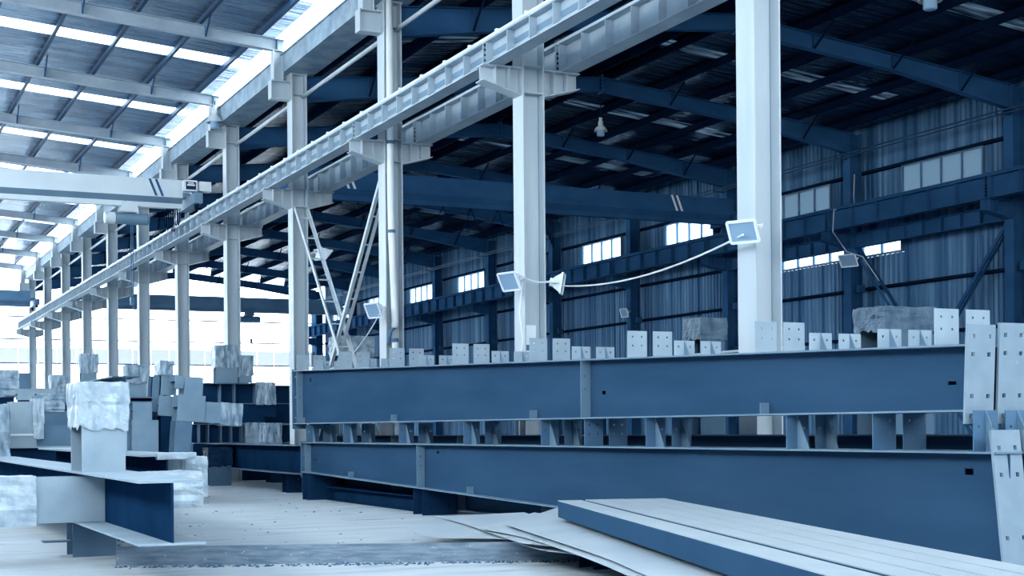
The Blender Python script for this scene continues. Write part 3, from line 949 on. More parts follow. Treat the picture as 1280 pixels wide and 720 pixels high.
def tapered_beam(label, xc, ya, yb, zb, zt, endp, cleats=True, cleat_h=.31, tall=True, cp='plate_paint', stiff=(), tabs=(), webholes=(), fw=.28, tilt=0.0, group=None, farplate=True, ty=None, sy=None):
    """zb, zt: (near, far) heights of the beam bottom and top; ya is the near end"""
    t = thing('tapered_beam', label, 'steel beam', (xc, (ya + yb) / 2, min(zb)), group)
    tf = .016
    B = lambda y: lerp(zb[0], zb[1], (y - ya) / (yb - ya))
    T = lambda y: lerp(zt[0], zt[1], (y - ya) / (yb - ya))
    ys = sorted([ya, yb] + [v for h in webholes for v in (h[0] - .05, h[0] + .05)])
    # web with its slots cut through
    us = ys
    ws = [0.0, .40, .46, .80, .86, 1.0]
    holes = []
    for h in webholes:
        i = us.index(h[0] - .05)
        holes.append((i, 1 if h[1] < .6 else 3))
    MB().plate(us, ws, holes, lambda u, w, s: (xc - .005 + s * .010, u, lerp(B(u) + tf, T(u) - tf, w))).build('web', 'beam_paint', t)
    MB().prism([(xc - fw / 2, ya, B(ya)), (xc - fw / 2, yb, B(yb)), (xc - fw / 2, yb, B(yb) + tf), (xc - fw / 2, ya, B(ya) + tf)], (fw, 0, 0)).build('bottom_flange', 'stripe_paint', t)
    MB().prism([(xc - fw / 2, ya, T(ya) - tf), (xc - fw / 2, yb, T(yb) - tf), (xc - fw / 2, yb, T(yb)), (xc - fw / 2, ya, T(ya))], (fw, 0, 0)).build('top_flange', 'stripe_paint', t)
    z0, z1 = endp
    hp = hole_plate(xc - .15, xc + .15, ya - .025, .025, z0, z1, [xc - .085, xc + .085], [lerp(z0, z1, f) for f in (.08, .28, .70, .88)], .017)
    if tilt:
        zc = (z0 + z1) / 2
        hp.v = [(x, y + (z - zc) * tilt, z) for x, y, z in hp.v]
    hp.build('end_plate', 'end_plate_paint', t)
    if farplate:
        hole_plate(xc - .15, xc + .15, yb, .02, B(yb) - .1, T(yb) + .02, [xc - .08, xc + .08], [lerp(B(yb), T(yb), f) for f in (.12, .5, .88)], .014).build('end_plate', 'mid_paint', t)
    for y in stiff:
        hole_plate(xc - fw / 2, xc - .006, y - .006, .012, B(y) + tf, T(y) - tf, [xc - .08], [lerp(B(y), T(y), .5), lerp(B(y), T(y), .72)], .012).build('stiffener', 'stripe_paint', t)
        MB().box(xc + .006, xc + fw / 2, y - .006, y + .006, B(y) + tf, T(y) - tf).build('stiffener', 'stripe_paint', t)
    for y in tabs:
        MB().box(xc - .135, xc - .03, y - .006, y + .006, B(y) + tf, B(y) + tf + .11).build('fly_brace_tab', 'stripe_paint', t)
    if cleats:
        for y in (TY if ty is None else ty):
            if not ya < y < yb:
                continue
            z = T(y)
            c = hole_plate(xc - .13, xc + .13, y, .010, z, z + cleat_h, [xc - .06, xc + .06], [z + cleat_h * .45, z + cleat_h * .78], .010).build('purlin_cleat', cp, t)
        for y in (SY if sy is None else sy):
            if not ya < y < yb:
                continue
            z = T(y)
            hh = .165 if tall else cleat_h
            c = hole_plate(xc - .13, xc + .13, y, .010, z, z + hh, [xc - .075, xc + .075], [z + hh * .6], .010).build('purlin_cleat', cp, t)
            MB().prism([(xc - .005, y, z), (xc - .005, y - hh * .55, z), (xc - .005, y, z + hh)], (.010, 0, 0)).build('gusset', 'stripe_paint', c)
    return t


XF, XB = 8.47, 8.815
tapered_beam('upper front tapered steel beam of the stack beside the columns', XF, 8.94, 27.75, (1.46, 1.48), (2.01, 2.55), (1.36, 2.17),
             stiff=(15.56, 27.5), tabs=(22.2, 17.0, 11.8, 27.3), webholes=((9.24, .43), (15.22, .43), (27.0, .8)), tilt=-.05)
tapered_beam('upper rear tapered steel beam hidden behind the front one on the stack', XB, 8.94, 27.75, (1.46, 1.48), (2.01, 2.55), (1.36, 2.19),
             stiff=(15.56, 27.5), tilt=-.05)
tapered_beam('lower front tapered steel beam at the bottom of the stack, deep near end', XF, 8.60, 27.2, (.20, .53), (1.135, 1.12), (.12, 1.31),
             cleat_h=.335, tall=False, cp='mid_paint', ty=[15.49, 10.1], sy=[8.86, 11.37, 14.02, 16.68, 19.21, 21.86, 24.65, 26.9], stiff=(21.06, 27.0), tabs=(24.4, 19.1), webholes=((9.05, .8), (20.5, .8), (26.7, .43)), tilt=.12)  # cleats darkened to paint in the shade between the tiers
tapered_beam('lower rear tapered steel beam behind the deep front one of the stack', XB, 8.60, 27.2, (.20, .53), (1.135, 1.12), (.12, 1.31),
             cleat_h=.335, tall=False, cp='mid_paint', ty=[15.49, 10.1], sy=[8.86, 11.37, 14.02, 16.68, 19.21, 21.86, 24.65, 26.9], stiff=(21.06, 27.0), tilt=.12)  # rear beam cleats carry the same painted gap shade


rb_ = tapered_beam('dark tapered beam standing on the floor between stack and columns', 9.145, 9.0, 27.0, (.05, .05), (1.27, 1.25), (.05, 1.27),
             cleats=False, stiff=(12.0, 15.0, 18.0, 21.0, 24.0))
for y in (10.0, 18.0, 26.0):
    MB().box(9.02, 9.27, y, y + .3, 0, .05).build('foot', 'node_dark', rb_)


def packer(label, x0, x1, y0, y1, z1, group=None, paint='node_dark', holes=True, z0=0.0):
    """short steel offcut used as a packing block: an upright channel with drilled front"""
    t = thing('packing_block', label, 'steel block', ((x0 + x1) / 2, (y0 + y1) / 2, z0), group)
    hole_plate(x0, x1, y0, .014, z0, z1, [lerp(x0, x1, .25), lerp(x0, x1, .75)], [lerp(z0, z1, .3), lerp(z0, z1, .7)], .013).build('front_plate', paint, t)
    MB().box(x0, x1, y1 - .014, y1, z0, z1).build('rear_plate', paint, t)
    xm = (x0 + x1) / 2
    MB().box(xm - .007, xm + .007, y0 + .014, y1 - .014, z0, z1).build('web', paint, t)
    return t


packer('drilled steel packing block under the middle of the lower stacked beam', 8.36, 8.95, 20.9, 21.3, .415)
packer('drilled steel packing block under the far end of the lower stacked beam', 8.3, 8.95, 26.75, 27.05, .51)
packer('steel packing block under the deep near end of the lower stacked beam', 8.36, 8.95, 9.5, 9.9, .205)


def h_beam(name, label, cat, x, ya, yb, z0, z1, fw, paint, wpaint=None, group=None, tf=.018, tw=.014):
    """H-beam lying along Y"""
    t = thing(name, label, cat, (x, (ya + yb) / 2, z0), group)
    MB().box(x - fw / 2, x + fw / 2, ya, yb, z0, z0 + tf).build('bottom_flange', paint, t)
    MB().box(x - fw / 2, x + fw / 2, ya, yb, z1 - tf, z1).build('top_flange', paint, t)
    MB().box(x - tw / 2, x + tw / 2, ya, yb, z0 + tf, z1 - tf).build('web', wpaint or paint, t)
    return t


fb = h_beam('floor_beam', 'low dark beam lying on the floor under the stacked beams', 'steel beam', 8.8, 21.6, 26.6, 0, .26, .3, 'node_dark')
b = hole_plate(8.65, 8.95, 21.57, .02, 0, .28, [8.7, 8.8, 8.9], [.08, .2], .013).build('end_plate', 'node_dark', fb)

# ------------------------------------------------------------------ loose bar, sheets and tubes on the floor in front
br = thing('channel_bar', 'weathered galvanised channel bar lying on the concrete floor', 'steel bar', (4.5, 13.9, 0))
a, c = Vector((2.57, 14.72, 0)), Vector((6.95, 12.95, 0))
dr = (c - a).normalized()
nr = Vector((-dr.y, dr.x, 0))
up = Vector((0, 0, 1))
MB().hexa([a, a + nr * .012, a + nr * .012 + up * .19, a + up * .19], [c, c + nr * .012, c + nr * .012 + up * .19, c + up * .19]).build('web', 'galvanised', br)
for z in (0, .178):
    MB().hexa([a + nr * .012 + up * z, a + nr * .09 + up * z, a + nr * .09 + up * (z + .012), a + nr * .012 + up * (z + .012)],
              [c + nr * .012 + up * z, c + nr * .09 + up * z, c + nr * .09 + up * (z + .012), c + nr * .012 + up * (z + .012)]).build('flange', 'galvanised', br)

TD = Vector((2.35, 7.6, 0)).normalized()      # direction of the tubes on the floor plan
TN = Vector((TD.y, -TD.x, 0))
T0 = Vector((7.02, 13.65, 0))                 # far left corner of the bundle


def tube_thing(label, off, w, z0, z1, L, back=0.0):
    o = T0 + TN * off - TD * back
    t = thing('steel_tube', label, 'steel tube', tuple(o), 'steel tubes laid side by side on the sheets')
    t.location.z = z0
    th = .008
    f = lambda u, v, z: tuple(o + TN * u - TD * v + Vector((0, 0, z)))
    def wall(u0, u1, za, zb, nm, paint):
        MB().hexa([f(u0, 0, za), f(u1, 0, za), f(u1, 0, zb), f(u0, 0, zb)], [f(u0, L, za), f(u1, L, za), f(u1, L, zb), f(u0, L, zb)]).build(nm, paint, t)
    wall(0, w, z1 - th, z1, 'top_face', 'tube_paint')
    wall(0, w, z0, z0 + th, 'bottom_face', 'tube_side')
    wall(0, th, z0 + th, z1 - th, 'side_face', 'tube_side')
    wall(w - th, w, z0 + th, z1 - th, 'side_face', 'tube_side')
    return t


offs = [(0, .25), (.32, .205), (.545, .205), (.77, .205), (.995, .205)]
TL = ['outermost white-topped steel tube, its dark side open to the floor', 'white-topped steel tube, second from the dark-sided one', 'white-topped steel tube in the middle of five',
      'white-topped steel tube, second from the stacked beams', 'white-topped steel tube next to the stacked beams']
for (o, w), lab in zip(offs, TL):
    tube_thing(lab, o, w, .40, .58, 9.5, 0.0 if o == 0 else -.10)


def at_z(px, py, Z):
    """point of the plane Z = const seen at a pixel of the 1280 x 720 frame"""
    a, b_ = px - 640.0, py - 536.0
    u = a * math.cos(.008) - b_ * math.sin(.008)
    v = a * math.sin(.008) + b_ * math.cos(.008)
    d = Vector((math.sin(TH), math.cos(TH), 0)) + Vector((math.cos(TH), -math.sin(TH), 0)) * (u / 1790) - Vector((0, 0, 1)) * (v / 1790)
    return d * ((Z - CAM_H) / d.z) + Vector((0, 0, CAM_H))


def curve(pts, n):
    """n + 1 points of a smooth line through pts"""
    P = [pts[0] * 2 - pts[1]] + pts + [pts[-1] * 2 - pts[-2]]
    out = []
    m_ = len(pts) - 1
    for k in range(n + 1):
        t = k / n * m_
        i = min(int(t), m_ - 1)
        t -= i
        a, b_, c, d = P[i:i + 4]
        out.append(.5 * (2 * b_ + (c - a) * t + (2 * a - 5 * b_ + 4 * c - d) * t * t + (3 * b_ - a - 3 * c + d) * t ** 3))
    return out


def bent_sheet(label, left, right, bow=0.0, th=.006, nu=8, nv=20):
    """thin steel sheet bent under its own weight between two edge lines (pixel x, pixel y, height)"""
    A = curve([at_z(*p) for p in left], nv)
    B = curve([at_z(*p) for p in right], nv)
    vs = []
    for s_ in (0, 1):
        for j in range(nv + 1):
            for i in range(nu + 1):
                f = i / nu
                p = A[j].lerp(B[j], f)
                vs.append((p.x, p.y, p.z + bow * math.sin(math.pi * f) + s_ * th))
    W = nu + 1
    K = W * (nv + 1)
    fs = []
    for j in range(nv):
        for i in range(nu):
            q = j * W + i
            fs.append((q, q + W, q + W + 1, q + 1))
            fs.append((K + q, K + q + 1, K + q + W + 1, K + q + W))
        q = j * W
        fs.append((q, K + q, K + q + W, q + W))
        q = j * W + nu
        fs.append((q, q + W, K + q + W, K + q))
    for i in range(nu):
        fs.append((i, i + 1, K + i + 1, K + i))
        q = nv * W + i
        fs.append((q, K + q, K + q + 1, q + 1))
    b = MB()
    b.add(vs, fs)
    c0 = vs[0]
    o = b.build('steel_sheet', 'sheet_metal', origin=(c0[0], c0[1], min(v[2] for v in vs)))
    return tag(o, label, 'steel sheet', 'loose steel sheets under the tubes')


bent_sheet('large bowed steel sheet directly under the tubes',
           [(632, 656, .315), (672, 669, .315), (752, 696, .32), (808, 720, .325), (905, 765, .33)],
           [(700, 634, .385), (790, 652, .388), (900, 684, .388), (1010, 722, .388), (1110, 770, .388)], .0)
bent_sheet('second bowed steel sheet showing a thin edge below the large one',
           [(600, 661, .262), (655, 672, .27), (722, 694, .285), (785, 720, .295), (880, 768, .30)],
           [(668, 641, .335), (760, 660, .345), (880, 694, .355), (990, 730, .36), (1090, 775, .36)], .0)
bent_sheet('flat steel sheet with a pointed far corner on the pile',
           [(545, 646, .238), (580, 655, .236), (612, 666, .236), (650, 679, .240)],
           [(655, 641, .29), (690, 652, .285), (720, 668, .285), (760, 690, .285)])
bent_sheet('curled steel sheet with its tip lifted over the channel bar',
           [(506, 662, .203), (546, 672, .203), (606, 673, .203), (672, 676, .206)],
           [(530, 650, .222), (610, 650, .213), (690, 654, .213), (770, 668, .215)])
bent_sheet('lowest steel sheet of the loose pile with a curled dark edge',
           [(640, 678, .198), (678, 688, .200), (730, 696, .212), (795, 724, .22), (870, 768, .22)],
           [(705, 672, .225), (770, 686, .25), (850, 708, .27), (950, 740, .27), (1040, 780, .27)])
packer('low steel packing block supporting the loose sheets', 6.55, 7.35, 12.0, 12.3, .215)
packer('second low packing block under the loose sheets and tubes', 5.6, 6.4, 8.0, 8.3, .215)

# ------------------------------------------------------------------ heaps of steel column nodes
from mathutils import noise as mnoise


def at(px, py, Y):
    """point on the plane Y = const seen at a pixel of the 1280 x 720 frame"""
    a, b_ = px - 640.0, py - 536.0
    u = a * math.cos(.008) - b_ * math.sin(.008)
    v = a * math.sin(.008) + b_ * math.cos(.008)
    d = Vector((math.sin(TH), math.cos(TH), 0)) + Vector((math.cos(TH), -math.sin(TH), 0)) * (u / 1790) - Vector((0, 0, 1)) * (v / 1790)
    return d * (Y / d.y) + Vector((0, 0, CAM_H))


def rect(px0, py0, px1, py1, Y):
    a, c = at(px0, py1, Y), at(px1, py0, Y)
    return (a.x, c.x, a.z, c.z)


def hpart(t, name, x0, x1, y0, y1, z0, z1, axis, flange, paint, tf=.02, wpaint=None):
    """an H-section filling a box: axis = its length, flange = direction its flanges face"""
    b = MB()
    lo, hi = [x0, y0, z0], [x1, y1, z1]
    ax, fl = 'xyz'.index(axis), 'xyz'.index(flange)
    ot = 3 - ax - fl
    def bx(l, h, mi=0):
        b.box(l[0], h[0], l[1], h[1], l[2], h[2], mi)
    h = list(hi); h[fl] = lo[fl] + tf
    bx(lo, h)
    l = list(lo); l[fl] = hi[fl] - tf
    bx(l, hi)
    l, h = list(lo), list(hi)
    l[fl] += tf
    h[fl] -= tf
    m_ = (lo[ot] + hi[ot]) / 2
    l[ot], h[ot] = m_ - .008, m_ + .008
    bx(l, h, 1)  # web coloured dark in place of the shade inside the recess
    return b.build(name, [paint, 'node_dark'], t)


def crumple(t, name, x0, x1, y0, y1, z0, z1, paint='plastic_film', amp=.03, n=12, seed=0, bottom=True, flare=0.0):
    """plastic film pulled over a box end: long soft folds and sharp creases, ragged lower hem"""
    n = max(n, 12)
    idx, vs, fs = {}, [], []
    L = ((x0, x1), (y0, y1), (z0, z1))
    cen = Vector([(l[0] + l[1]) / 2 for l in L])
    half = Vector([(l[1] - l[0]) / 2 for l in L])
    long_x = (x1 - x0) > 1.2 * (z1 - z0)
    sc = Vector((3.0, 11.0, 11.0)) if long_x else Vector((11.0, 11.0, 3.0))
    off = Vector((seed * 3.13, seed * 1.71, seed * .77))

    def vert(c):
        k = tuple(round(v * n) for v in c)
        if k not in idx:
            p = Vector([lerp(L[i][0], L[i][1], c[i]) for i in range(3)])
            o = Vector([(p[i] - cen[i]) / half[i] for i in range(3)])
            nrm = Vector([v ** 5 for v in o])
            if nrm.length < 1e-4:
                nrm = o
            nrm.normalize()
            q = Vector([p[i] * sc[i] for i in range(3)]) + off
            q2 = p * 9.0 + off
            f = 1.0 - 2.2 * abs(mnoise.noise(q)) + .7 * (1 - 2 * abs(mnoise.noise(q2))) * .6
            p = p + nrm * (f * amp * .55 - amp * .10)
            if not bottom and c[2] == 0:
                p.z += .06 * mnoise.noise(q2 * 1.3)
            if flare and c[2] > .5:
                p += Vector((o.x, o.y, 0)) * flare * .12
            idx[k] = len(vs)
            vs.append(p)
        return idx[k]
    for ax in range(3):
        for s in (0, 1):
            if ax == 2 and s == 0 and not bottom:
                continue
            for i in range(n):
                for j in range(n):
                    q = []
                    for (a, e) in ((i, j), (i + 1, j), (i + 1, j + 1), (i, j + 1)):
                        c = [0, 0, 0]
                        c[ax] = s
                        c[(ax + 1) % 3] = a / n
                        c[(ax + 2) % 3] = e / n
                        q.append(vert(c))
                    fs.append(tuple(q) if s else tuple(q[::-1]))
    b = MB()
    b.add(vs, fs)
    return b.build(name, paint, t, smooth=False)


def node(label, loc, rot=(0, 0, 0), name='steel_node', group=None):
    return thing(name, label, 'steel section', loc, group, rot)


# foreground node column: H-section with stubs on four sides
t = node('large horizontal steel section in the foreground with a film-capped upright stub', (2.56, 16.2, .0))
MB().box(2.28, 2.84, 12.0, 26.0, .40, .42).build('bottom_flange', 'node_paint', t)
MB().box(2.28, 2.84, 12.0, 26.0, .922, .942).build('top_flange', 'node_paint', t)
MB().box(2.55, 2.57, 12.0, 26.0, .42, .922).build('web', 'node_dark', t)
hpart(t, 'upright_stub', 2.32, 2.76, 15.2, 15.95, .942, 1.80, 'z', 'y', 'node_paint')
crumple(t, 'plastic_cap', 2.30, 2.78, 15.18, 15.97, 1.40, 1.86, amp=.035, n=11, seed=1, bottom=False, flare=.08)
hpart(t, 'side_stub', .75, 2.548, 15.20, 15.62, .425, .89, 'x', 'y', 'node_paint')
crumple(t, 'plastic_cap', .70, 1.86, 15.18, 15.64, .41, .90, amp=.025, n=10, seed=2)
hpart(t, 'side_stub', 2.575, 3.45, 15.22, 15.60, .58, .90, 'x', 'y', 'node_paint')
crumple(t, 'plastic_cap', 2.95, 3.55, 15.18, 15.64, .56, .91, amp=.04, n=9, seed=3)
hpart(t, 'lower_stub', 2.34, 2.80, 16.0, 16.45, 0, .40, 'z', 'y', 'node_mid')
MB().box(2.05, 2.34, 16.1, 16.3, .16, .175).build('fin_plate', 'node_mid', t)

# second section behind it
t = node('second horizontal steel section lying right behind the foreground one', (3.47, 20.5, .0))
MB().box(3.17, 3.76, 16.5, 25.5, .55, .57).build('bottom_flange', 'node_paint', t)
MB().box(3.17, 3.76, 16.5, 25.5, 1.065, 1.09).build('top_flange', 'node_paint', t)
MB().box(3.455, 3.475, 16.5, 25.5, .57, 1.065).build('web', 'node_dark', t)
hpart(t, 'upright_stub', 3.08, 3.56, 19.5, 19.95, 1.09, 1.88, 'z', 'y', 'node_paint')
crumple(t, 'plastic_cap', 3.06, 3.58, 19.48, 19.97, 1.55, 1.93, amp=.03, n=9, seed=5, bottom=False)
hpart(t, 'side_stub', 3.48, 3.98, 16.95, 17.35, .60, 1.03, 'x', 'y', 'node_paint')
crumple(t, 'plastic_cap', 3.72, 4.02, 16.93, 17.37, .58, 1.04, amp=.03, n=7, seed=6)
crumple(t, 'film_scrap', 3.35, 3.78, 16.46, 16.6, 1.035, 1.10, amp=.02, n=6, seed=7)
for k, y in enumerate((17.9, 24.6)):
    packer('dark packing block under the second horizontal section', 3.2, 3.7, y, y + .3, .55, 'blocks under the second section')

# cross section further back on the left with a taped stub
Y = 28.0
x0, x1, z0, z1 = rect(-60, 557, 128, 557, Y)
t = node('steel cross section behind the foreground ones, a taped stub standing on it', ((x0 + x1) / 2, Y, 0))
zt = z1
MB().box(x0, x1, Y, Y + .6, zt - .03, zt).build('top_flange', 'node_paint', t)
MB().box(x0, x1, Y, Y + .6, .45, .48).build('bottom_flange', 'node_paint', t)
MB().box(x0, x1, Y + .29, Y + .31, .48, zt - .03).build('web', 'node_dark', t)
for f in (.1, .5, .9):
    MB().box(lerp(x0, x1, f) - .25, lerp(x0, x1, f) + .25, Y + .05, Y + .55, 0, .45).build('foot', 'node_dark', t)
a = rect(13, 502, 46, 556, Y)
hpart(t, 'upright_stub', a[0], a[1], Y + .05, Y + .5, zt, a[3], 'z', 'y', 'node_paint')
MB().box(a[0] - .01, a[1] + .01, Y + .03, Y + .045, zt + .20, zt + .24).build('tape_band', 'white_paint', t)
crumple(t, 'film_scrap', a[1] - .06, a[1] + .12, Y, Y + .52, zt + .15, a[3] + .04, amp=.04, n=6, seed=8)
a = rect(47, 531, 98, 556, Y)
hpart(t, 'side_stub', a[0], a[1], Y + .15, Y + .5, zt, a[3], 'x', 'y', 'node_mid')

# left edge bundle and small pieces behind
Y = 31.0
def upright(label, r, Y, d=.45, cap=None, paint='heap_paint', seed=0, name='steel_stub', lean=0.0, floor=True, z0=None, film='heap_film', flange='y'):
    """upright H-section stub from the floor (or z0) to the top of pixel rect r; cap = pixel y where the plastic cap ends"""
    x0, x1, za, zb = rect(*r, Y)
    if floor:
        za = 0.0 if z0 is None else z0
    t = thing(name, label, 'steel section', ((x0 + x1) / 2, Y + d / 2, za), None, (0, lean, 0))
    hp = hpart(t, 'section', x0, x1, Y, Y + d, za, zb - (.04 if cap else 0), 'z', flange, paint)
    if cap:
        zc = at(r[0], cap, Y).z
        crumple(t, 'plastic_cap', x0 - .02, x1 + .02, Y - .02, Y + d + .02, zc, zb, film, amp=.035, n=8, seed=seed, bottom=False, flare=.04)
    return t


def lying(label, r, Y, d=.5, paint='heap_paint', cap=None, seed=0, z0=None, stiff=(), wpaint='node_dark', fl='z', name='steel_section'):
    """H-section lying along X; front view is pixel rect r; cap = (px0, px1) of the plastic wrapped length"""
    x0, x1, za, zb = rect(*r, Y)
    if z0 is not None:
        za = z0
    t = thing(name, label, 'steel section', ((x0 + x1) / 2, Y + d / 2, za))
    if fl == 'z':
        MB().box(x0, x1, Y, Y + d, za, za + .022).build('bottom_flange', paint, t)
        MB().box(x0, x1, Y, Y + d, zb - .022, zb).build('top_flange', paint, t)
        MB().box(x0, x1, Y + d / 2 - .008, Y + d / 2 + .008, za + .022, zb - .022).build('web', wpaint, t)
        for px in stiff:
            x = at(px, (r[1] + r[3]) / 2, Y).x
            MB().box(x - .01, x + .01, Y + .01, Y + d / 2 - .008, za + .022, zb - .022).build('stiffener', paint, t)
    else:
        hpart(t, 'section', x0, x1, Y, Y + d, za, zb, 'x', 'y', paint)
    if cap:
        xa, xb = at(cap[0], r[1], Y).x, at(cap[1], r[1], Y).x
        crumple(t, 'plastic_cap', xa, xb, Y - .02, Y + d + .02, za - .01, zb + .01, 'heap_film', amp=.04, n=8, seed=seed)
    return t


lying('film-wrapped section lying on the heap at the open left side', (-70, 464, 23, 495), 33.0, .7, cap=(-70, 23), seed=11, fl='y')
upright('dark support section under the film-wrapped one', (-40, 496, 18, 600), 33.1, .5, paint='node_dark')
crs = thing('plastic_sack', 'crumpled film sack slumped against the taped stub', 'plastic sack', (2.3, 27.2, 0))
a = rect(-60, 508, 10, 560, 27.1)
crumple(crs, 'film', a[0], a[1], 27.1, 27.7, 0, a[3], 'heap_film', amp=.10, n=10, seed=12)
upright('blue upright section behind the film-wrapped one', (24, 466, 38, 520), 36.0, .4, paint='node_mid')
lying('pale slanted plate section left of the taped stub heap', (22, 486, 42, 500), 31.5, .4, paint='node_paint', fl='y')
lying('pale plate section behind the film-wrapped short beam', (46, 486, 68, 500), 32.0, .4, paint='node_paint', fl='y')
upright('support section under the pale slanted plate', (25, 500, 40, 600), 31.55, .35, paint='node_dark')
upright('support section under the pale plate section', (49, 500, 66, 600), 32.05, .35, paint='node_dark')
upright('upright stub with a round film cap beyond the left heap', (66, 469, 84, 500), 35.0, .4, cap=492, seed=13)
lying('short beam with a film-wrapped face behind the taped stub', (44, 494, 79, 514), 29.5, .5, cap=(53, 80), seed=14, fl='y')
lying('dark section carrying the film-wrapped short beam', (42, 514, 86, 531), 29.5, .5, paint='node_mid', z0=0, fl='y')
upright('slim upright stub with a torn film cap, standing alone', (103, 443, 121, 520), 36.0, .4, cap=466, seed=15)
upright('upright stub with film sleeve beside the tilted beam end', (160, 457, 182, 540), 33.0, .42, cap=478, seed=16)

# high beam end seen from below
Yb = 29.0
a = rect(142, 470, 172, 490, Yb)
t = thing('steel_section', 'steel beam end resting high on the heap, underside of its flange showing', 'steel section', ((a[0] + a[1]) / 2, Yb + 3, a[2] - .1))
xc = at(158, 480, Yb).x
MB().box(xc - .27, xc + .27, Yb, Yb + 6, a[3] - .025, a[3]).build('top_flange', 'node_mid', t)
MB().box(xc - .27, xc + .27, Yb, Yb + 6, a[3] - .55, a[3] - .525).build('bottom_flange', 'node_mid', t)
MB().box(xc - .01, xc + .01, Yb, Yb + 6, a[3] - .525, a[3] - .025).build('web', 'node_mid', t)
MB().box(xc - .27, xc - .012, Yb + 1.5, Yb + 1.52, a[3] - .525, a[3] - .025).build('stiffener', 'node_mid', t)
zz = a[3] - .55
for k, y in enumerate((Yb + .3, Yb + 4.6)):
    packer('tall dark support block under the high beam end', xc - .22, xc + .22, y, y + .4, zz, 'supports of the high beam end', holes=False)

# central heap of square nodes
Y = 27.2
upright('broad pale stub at the bottom of the central heap', (165, 525, 198, 560), Y, .45)
lying('arm of pale section right of the broad stub', (198, 531, 216, 557), Y + .95, .4, paint='node_mid', fl='y', z0=0)
lying('narrow pale section left of the broad stub', (155, 531, 163, 556), Y + .15, .4, paint='node_mid', fl='y', z0=0)
lying('pale square section resting on the broad stub', (166, 503, 190, 525), Y + .02, .4, fl='y')
lying('small pale section left of the square one on the broad stub', (155, 505, 165, 525), Y + .2, .25, paint='node_mid', fl='y')
lying('dark flat section under the upright film-sleeved stub', (155, 496, 192, 503), Y + .1, .6, paint='node_mid')


def tilted_node(label, c, Y, deg, parts, d=.45):
    """node built square, then tipped by deg about Y; parts: (name, px rect, axis, paint, dy, depth) and caps"""
    cp = at(c[0], c[1], Y)
    t = thing('steel_node', label, 'steel section', (cp.x, Y, cp.z), 'tilted nodes of the central heap', (0, R(deg), 0))
    for nm, r, axis, paint, dy in parts:
        x0, x1, z0, z1 = rect(*r, Y)
        if nm == 'plastic_cap':
            crumple(t, nm, x0, x1, Y + dy - .02, Y + dy + d + .02, z0, z1, 'heap_film', amp=.03, n=7, seed=int(r[0]))
        else:
            hpart(t, nm, x0, x1, Y + dy, Y + dy + d, z0, z1, axis, 'y', paint)
    return t


tilted_node('pale tilted node with a film-capped stub at the top of the central heap', (211, 508), 27.3, 3.5, [
    ('body', (198, 495, 224, 520), 'x', 'heap_paint', 0), ('upper_stub', (200, 468, 219, 494), 'z', 'heap_paint', .01),
    ('side_plate', (191, 470, 199, 516), 'z', 'node_mid', .1), ('plastic_cap', (197, 452, 213, 469), 'z', '', .0),
    ('lower_stub', (203, 520, 217, 600), 'z', 'node_dark', .02)])
tilted_node('large pale tilted node with a film-wrapped arm to the right', (240, 512), 26.6, 4.0, [
    ('body', (222, 494, 256, 527), 'x', 'heap_paint', 0), ('upper_stub', (229, 471, 252, 494), 'z', 'heap_paint', .02),
    ('link_plate', (218, 470, 229, 486), 'x', 'heap_paint', .1), ('arm', (256, 501, 302, 527), 'x', 'heap_paint', .03),
    ('plastic_cap', (277, 501, 303, 528), 'x', '', .03), ('leg', (222, 527, 242, 630), 'z', 'node_mid', .02)])

lying('long dark section lying behind the central heap', (152, 499, 238, 550), 28.9, .3, paint='node_dark', fl='y', z0=0)
lying('dark section on the floor behind the taped stub', (50, 502, 118, 552), 34.2, .5, paint='node_dark', fl='y', z0=0)
lying('dark section closing the back of the right heap', (246, 506, 336, 560), 38.4, .45, paint='node_dark', fl='y', z0=0)

# right heap near the end of the stacked beams
Y = 35.0
k = h_beam('steel_section', 'long dark beam on the floor behind the stack end', 'steel section', 9.08, 29.2, 38.2, .42, 1.04, .5, 'node_mid', 'node_dark')
for y in (30.2, 36.9):
    packer('low block lifting the long dark beam off the floor', 8.9, 9.26, y, y + .3, .42, 'blocks under the long dark beam')
lying('dark lower section of the right heap with closely spaced stiffeners', (243, 529, 362, 559), Y, .6, paint='node_mid', stiff=(250, 261, 277, 290, 303), cap=(307, 331), seed=21, z0=1.045)
upright('short leg wrapped in dark film under the right heap', (262, 560, 289, 606), Y + .05, .5, cap=583, paint='node_mid', seed=22, film='dark_film')
a = rect(262, 559, 289, 606, Y)
lying('flat plate pack between the two sections of the right heap', (262, 521, 330, 529), Y + .05, .5, paint='node_dark', fl='y')
lying('dark section beside the plate pack of the right heap', (300, 505, 345, 521), Y + .05, .5, paint='node_dark', fl='y')
lying('dark section under the open-celled beam of the right heap', (258, 505, 300, 521), Y + .05, .5, paint='node_dark', fl='y')
lying('open-celled beam on the right heap with one film-wrapped end', (256, 479, 344, 505), Y - .05, .6, paint='node_mid', stiff=(276, 294, 320), cap=(321, 344), seed=23)
upright('upright stub with loose torn film cap on the right heap', (271, 432, 297, 478), Y, .4, cap=459, seed=24, z0=at(280, 478.5, Y).z)
upright('narrower upright stub in a long film sleeve on the right heap', (299, 445, 315, 478), Y + .05, .35, cap=470, seed=25, z0=at(305, 478.5, Y).z)
lying('dark beam disappearing behind the far end of the stack', (334, 482, 420, 505), 36.2, .5, paint='node_mid', wpaint='node_dark')
lying('base section under the dark beam behind the stack', (338, 505, 420, 560), 36.25, .45, paint='node_dark', z0=0, fl='y')
lying('film-topped section lying beside the stack end', (331, 530, 362, 556), 33.2, .5, paint='node_mid', cap=(332, 352), seed=26, z0=1.045, fl='z')

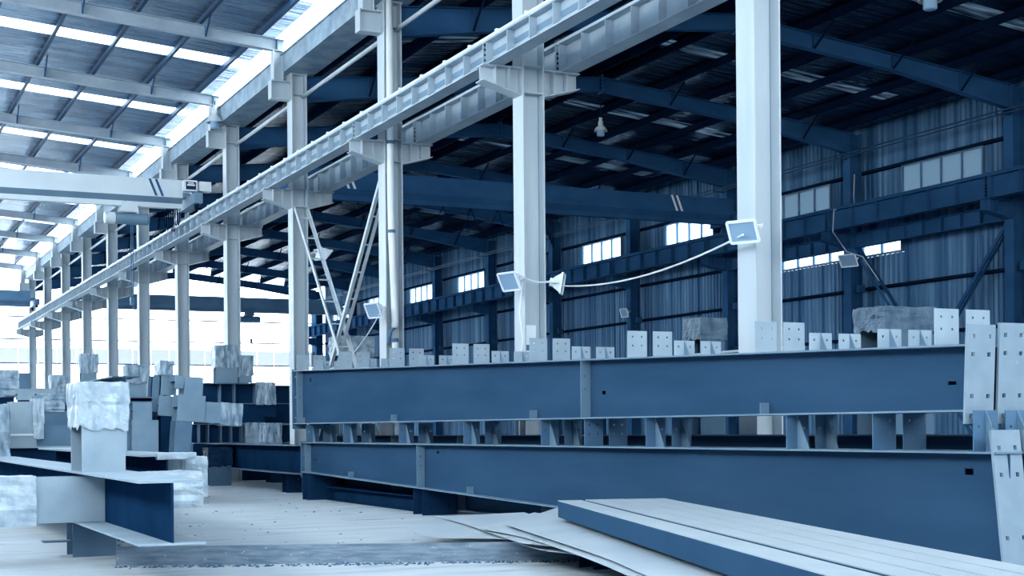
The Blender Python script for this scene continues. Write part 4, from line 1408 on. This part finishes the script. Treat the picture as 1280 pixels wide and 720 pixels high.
# wrapped pieces standing in the right hall behind the stack
upright('film-draped node standing behind the stack next to the downpipe column', (424, 421, 466, 470), 29.6, .6, cap=445, seed=31, paint='node_mid')
upright('film-covered stub in the right hall behind the cleats', (876, 398, 906, 440), 21.0, .5, cap=424, seed=32, paint='node_mid', film='blue_film')
upright('wide film-covered node in the right hall near the lattice braces', (1106, 385, 1166, 440), 15.5, .6, cap=412, seed=33, paint='node_mid', film='blue_film')
bs = thing('slanting_beam', 'pale beam lying low in the right hall behind the thick column', 'steel beam', (12.5, 19, 0))
b_ = MB().box(10.9, 11.3, 15.0, 21.0, 2.35, 2.38).build('top_flange', 'plate_paint', bs)
MB().box(10.9, 11.3, 15.0, 21.0, 1.8, 1.83).build('bottom_flange', 'node_mid', bs)
MB().box(11.09, 11.11, 15.0, 21.0, 1.83, 2.35).build('web', 'node_mid', bs)
for y in (15.6, 20.2):
    MB().box(10.92, 11.28, y, y + .4, 0, 1.8).build('trestle', 'node_dark', bs)

# ------------------------------------------------------------------ floor litter
random.seed(11)
b = MB()
for i in range(420):
    f = random.random()
    p = a0 = Vector((2.57, 14.62, 0)).lerp(Vector((6.95, 12.85, 0)), f) + Vector((-.3, -.55, 0)).normalized() * (abs(random.gauss(0, .09)))
    s = .008 + .02 * random.random()
    b.add([(p.x - s, p.y - s * .6, 0), (p.x + s, p.y - s * .4, 0), (p.x + s * .2, p.y + s, 0), (p.x, p.y, s * .7)], [(0, 1, 3), (1, 2, 3), (2, 0, 3), (0, 2, 1)])
o = b.build('floor_litter', 'floor_debris')
o['kind'] = 'stuff'
tag(o, 'dark crumbs of rust and dirt along the channel bar', 'litter')
b = MB()
for i in range(160):
    p = Vector((random.uniform(3, 9), random.uniform(14, 30), 0))
    s = .01 + .03 * random.random() ** 2
    b.add([(p.x - s, p.y - s * .6, 0), (p.x + s, p.y - s * .4, 0), (p.x + s * .2, p.y + s, 0), (p.x, p.y, s * .4)], [(0, 1, 3), (1, 2, 3), (2, 0, 3), (0, 2, 1)])
o = b.build('floor_litter', 'floor_debris')
o['kind'] = 'stuff'
tag(o, 'scattered specks of grit on the open concrete floor', 'litter')
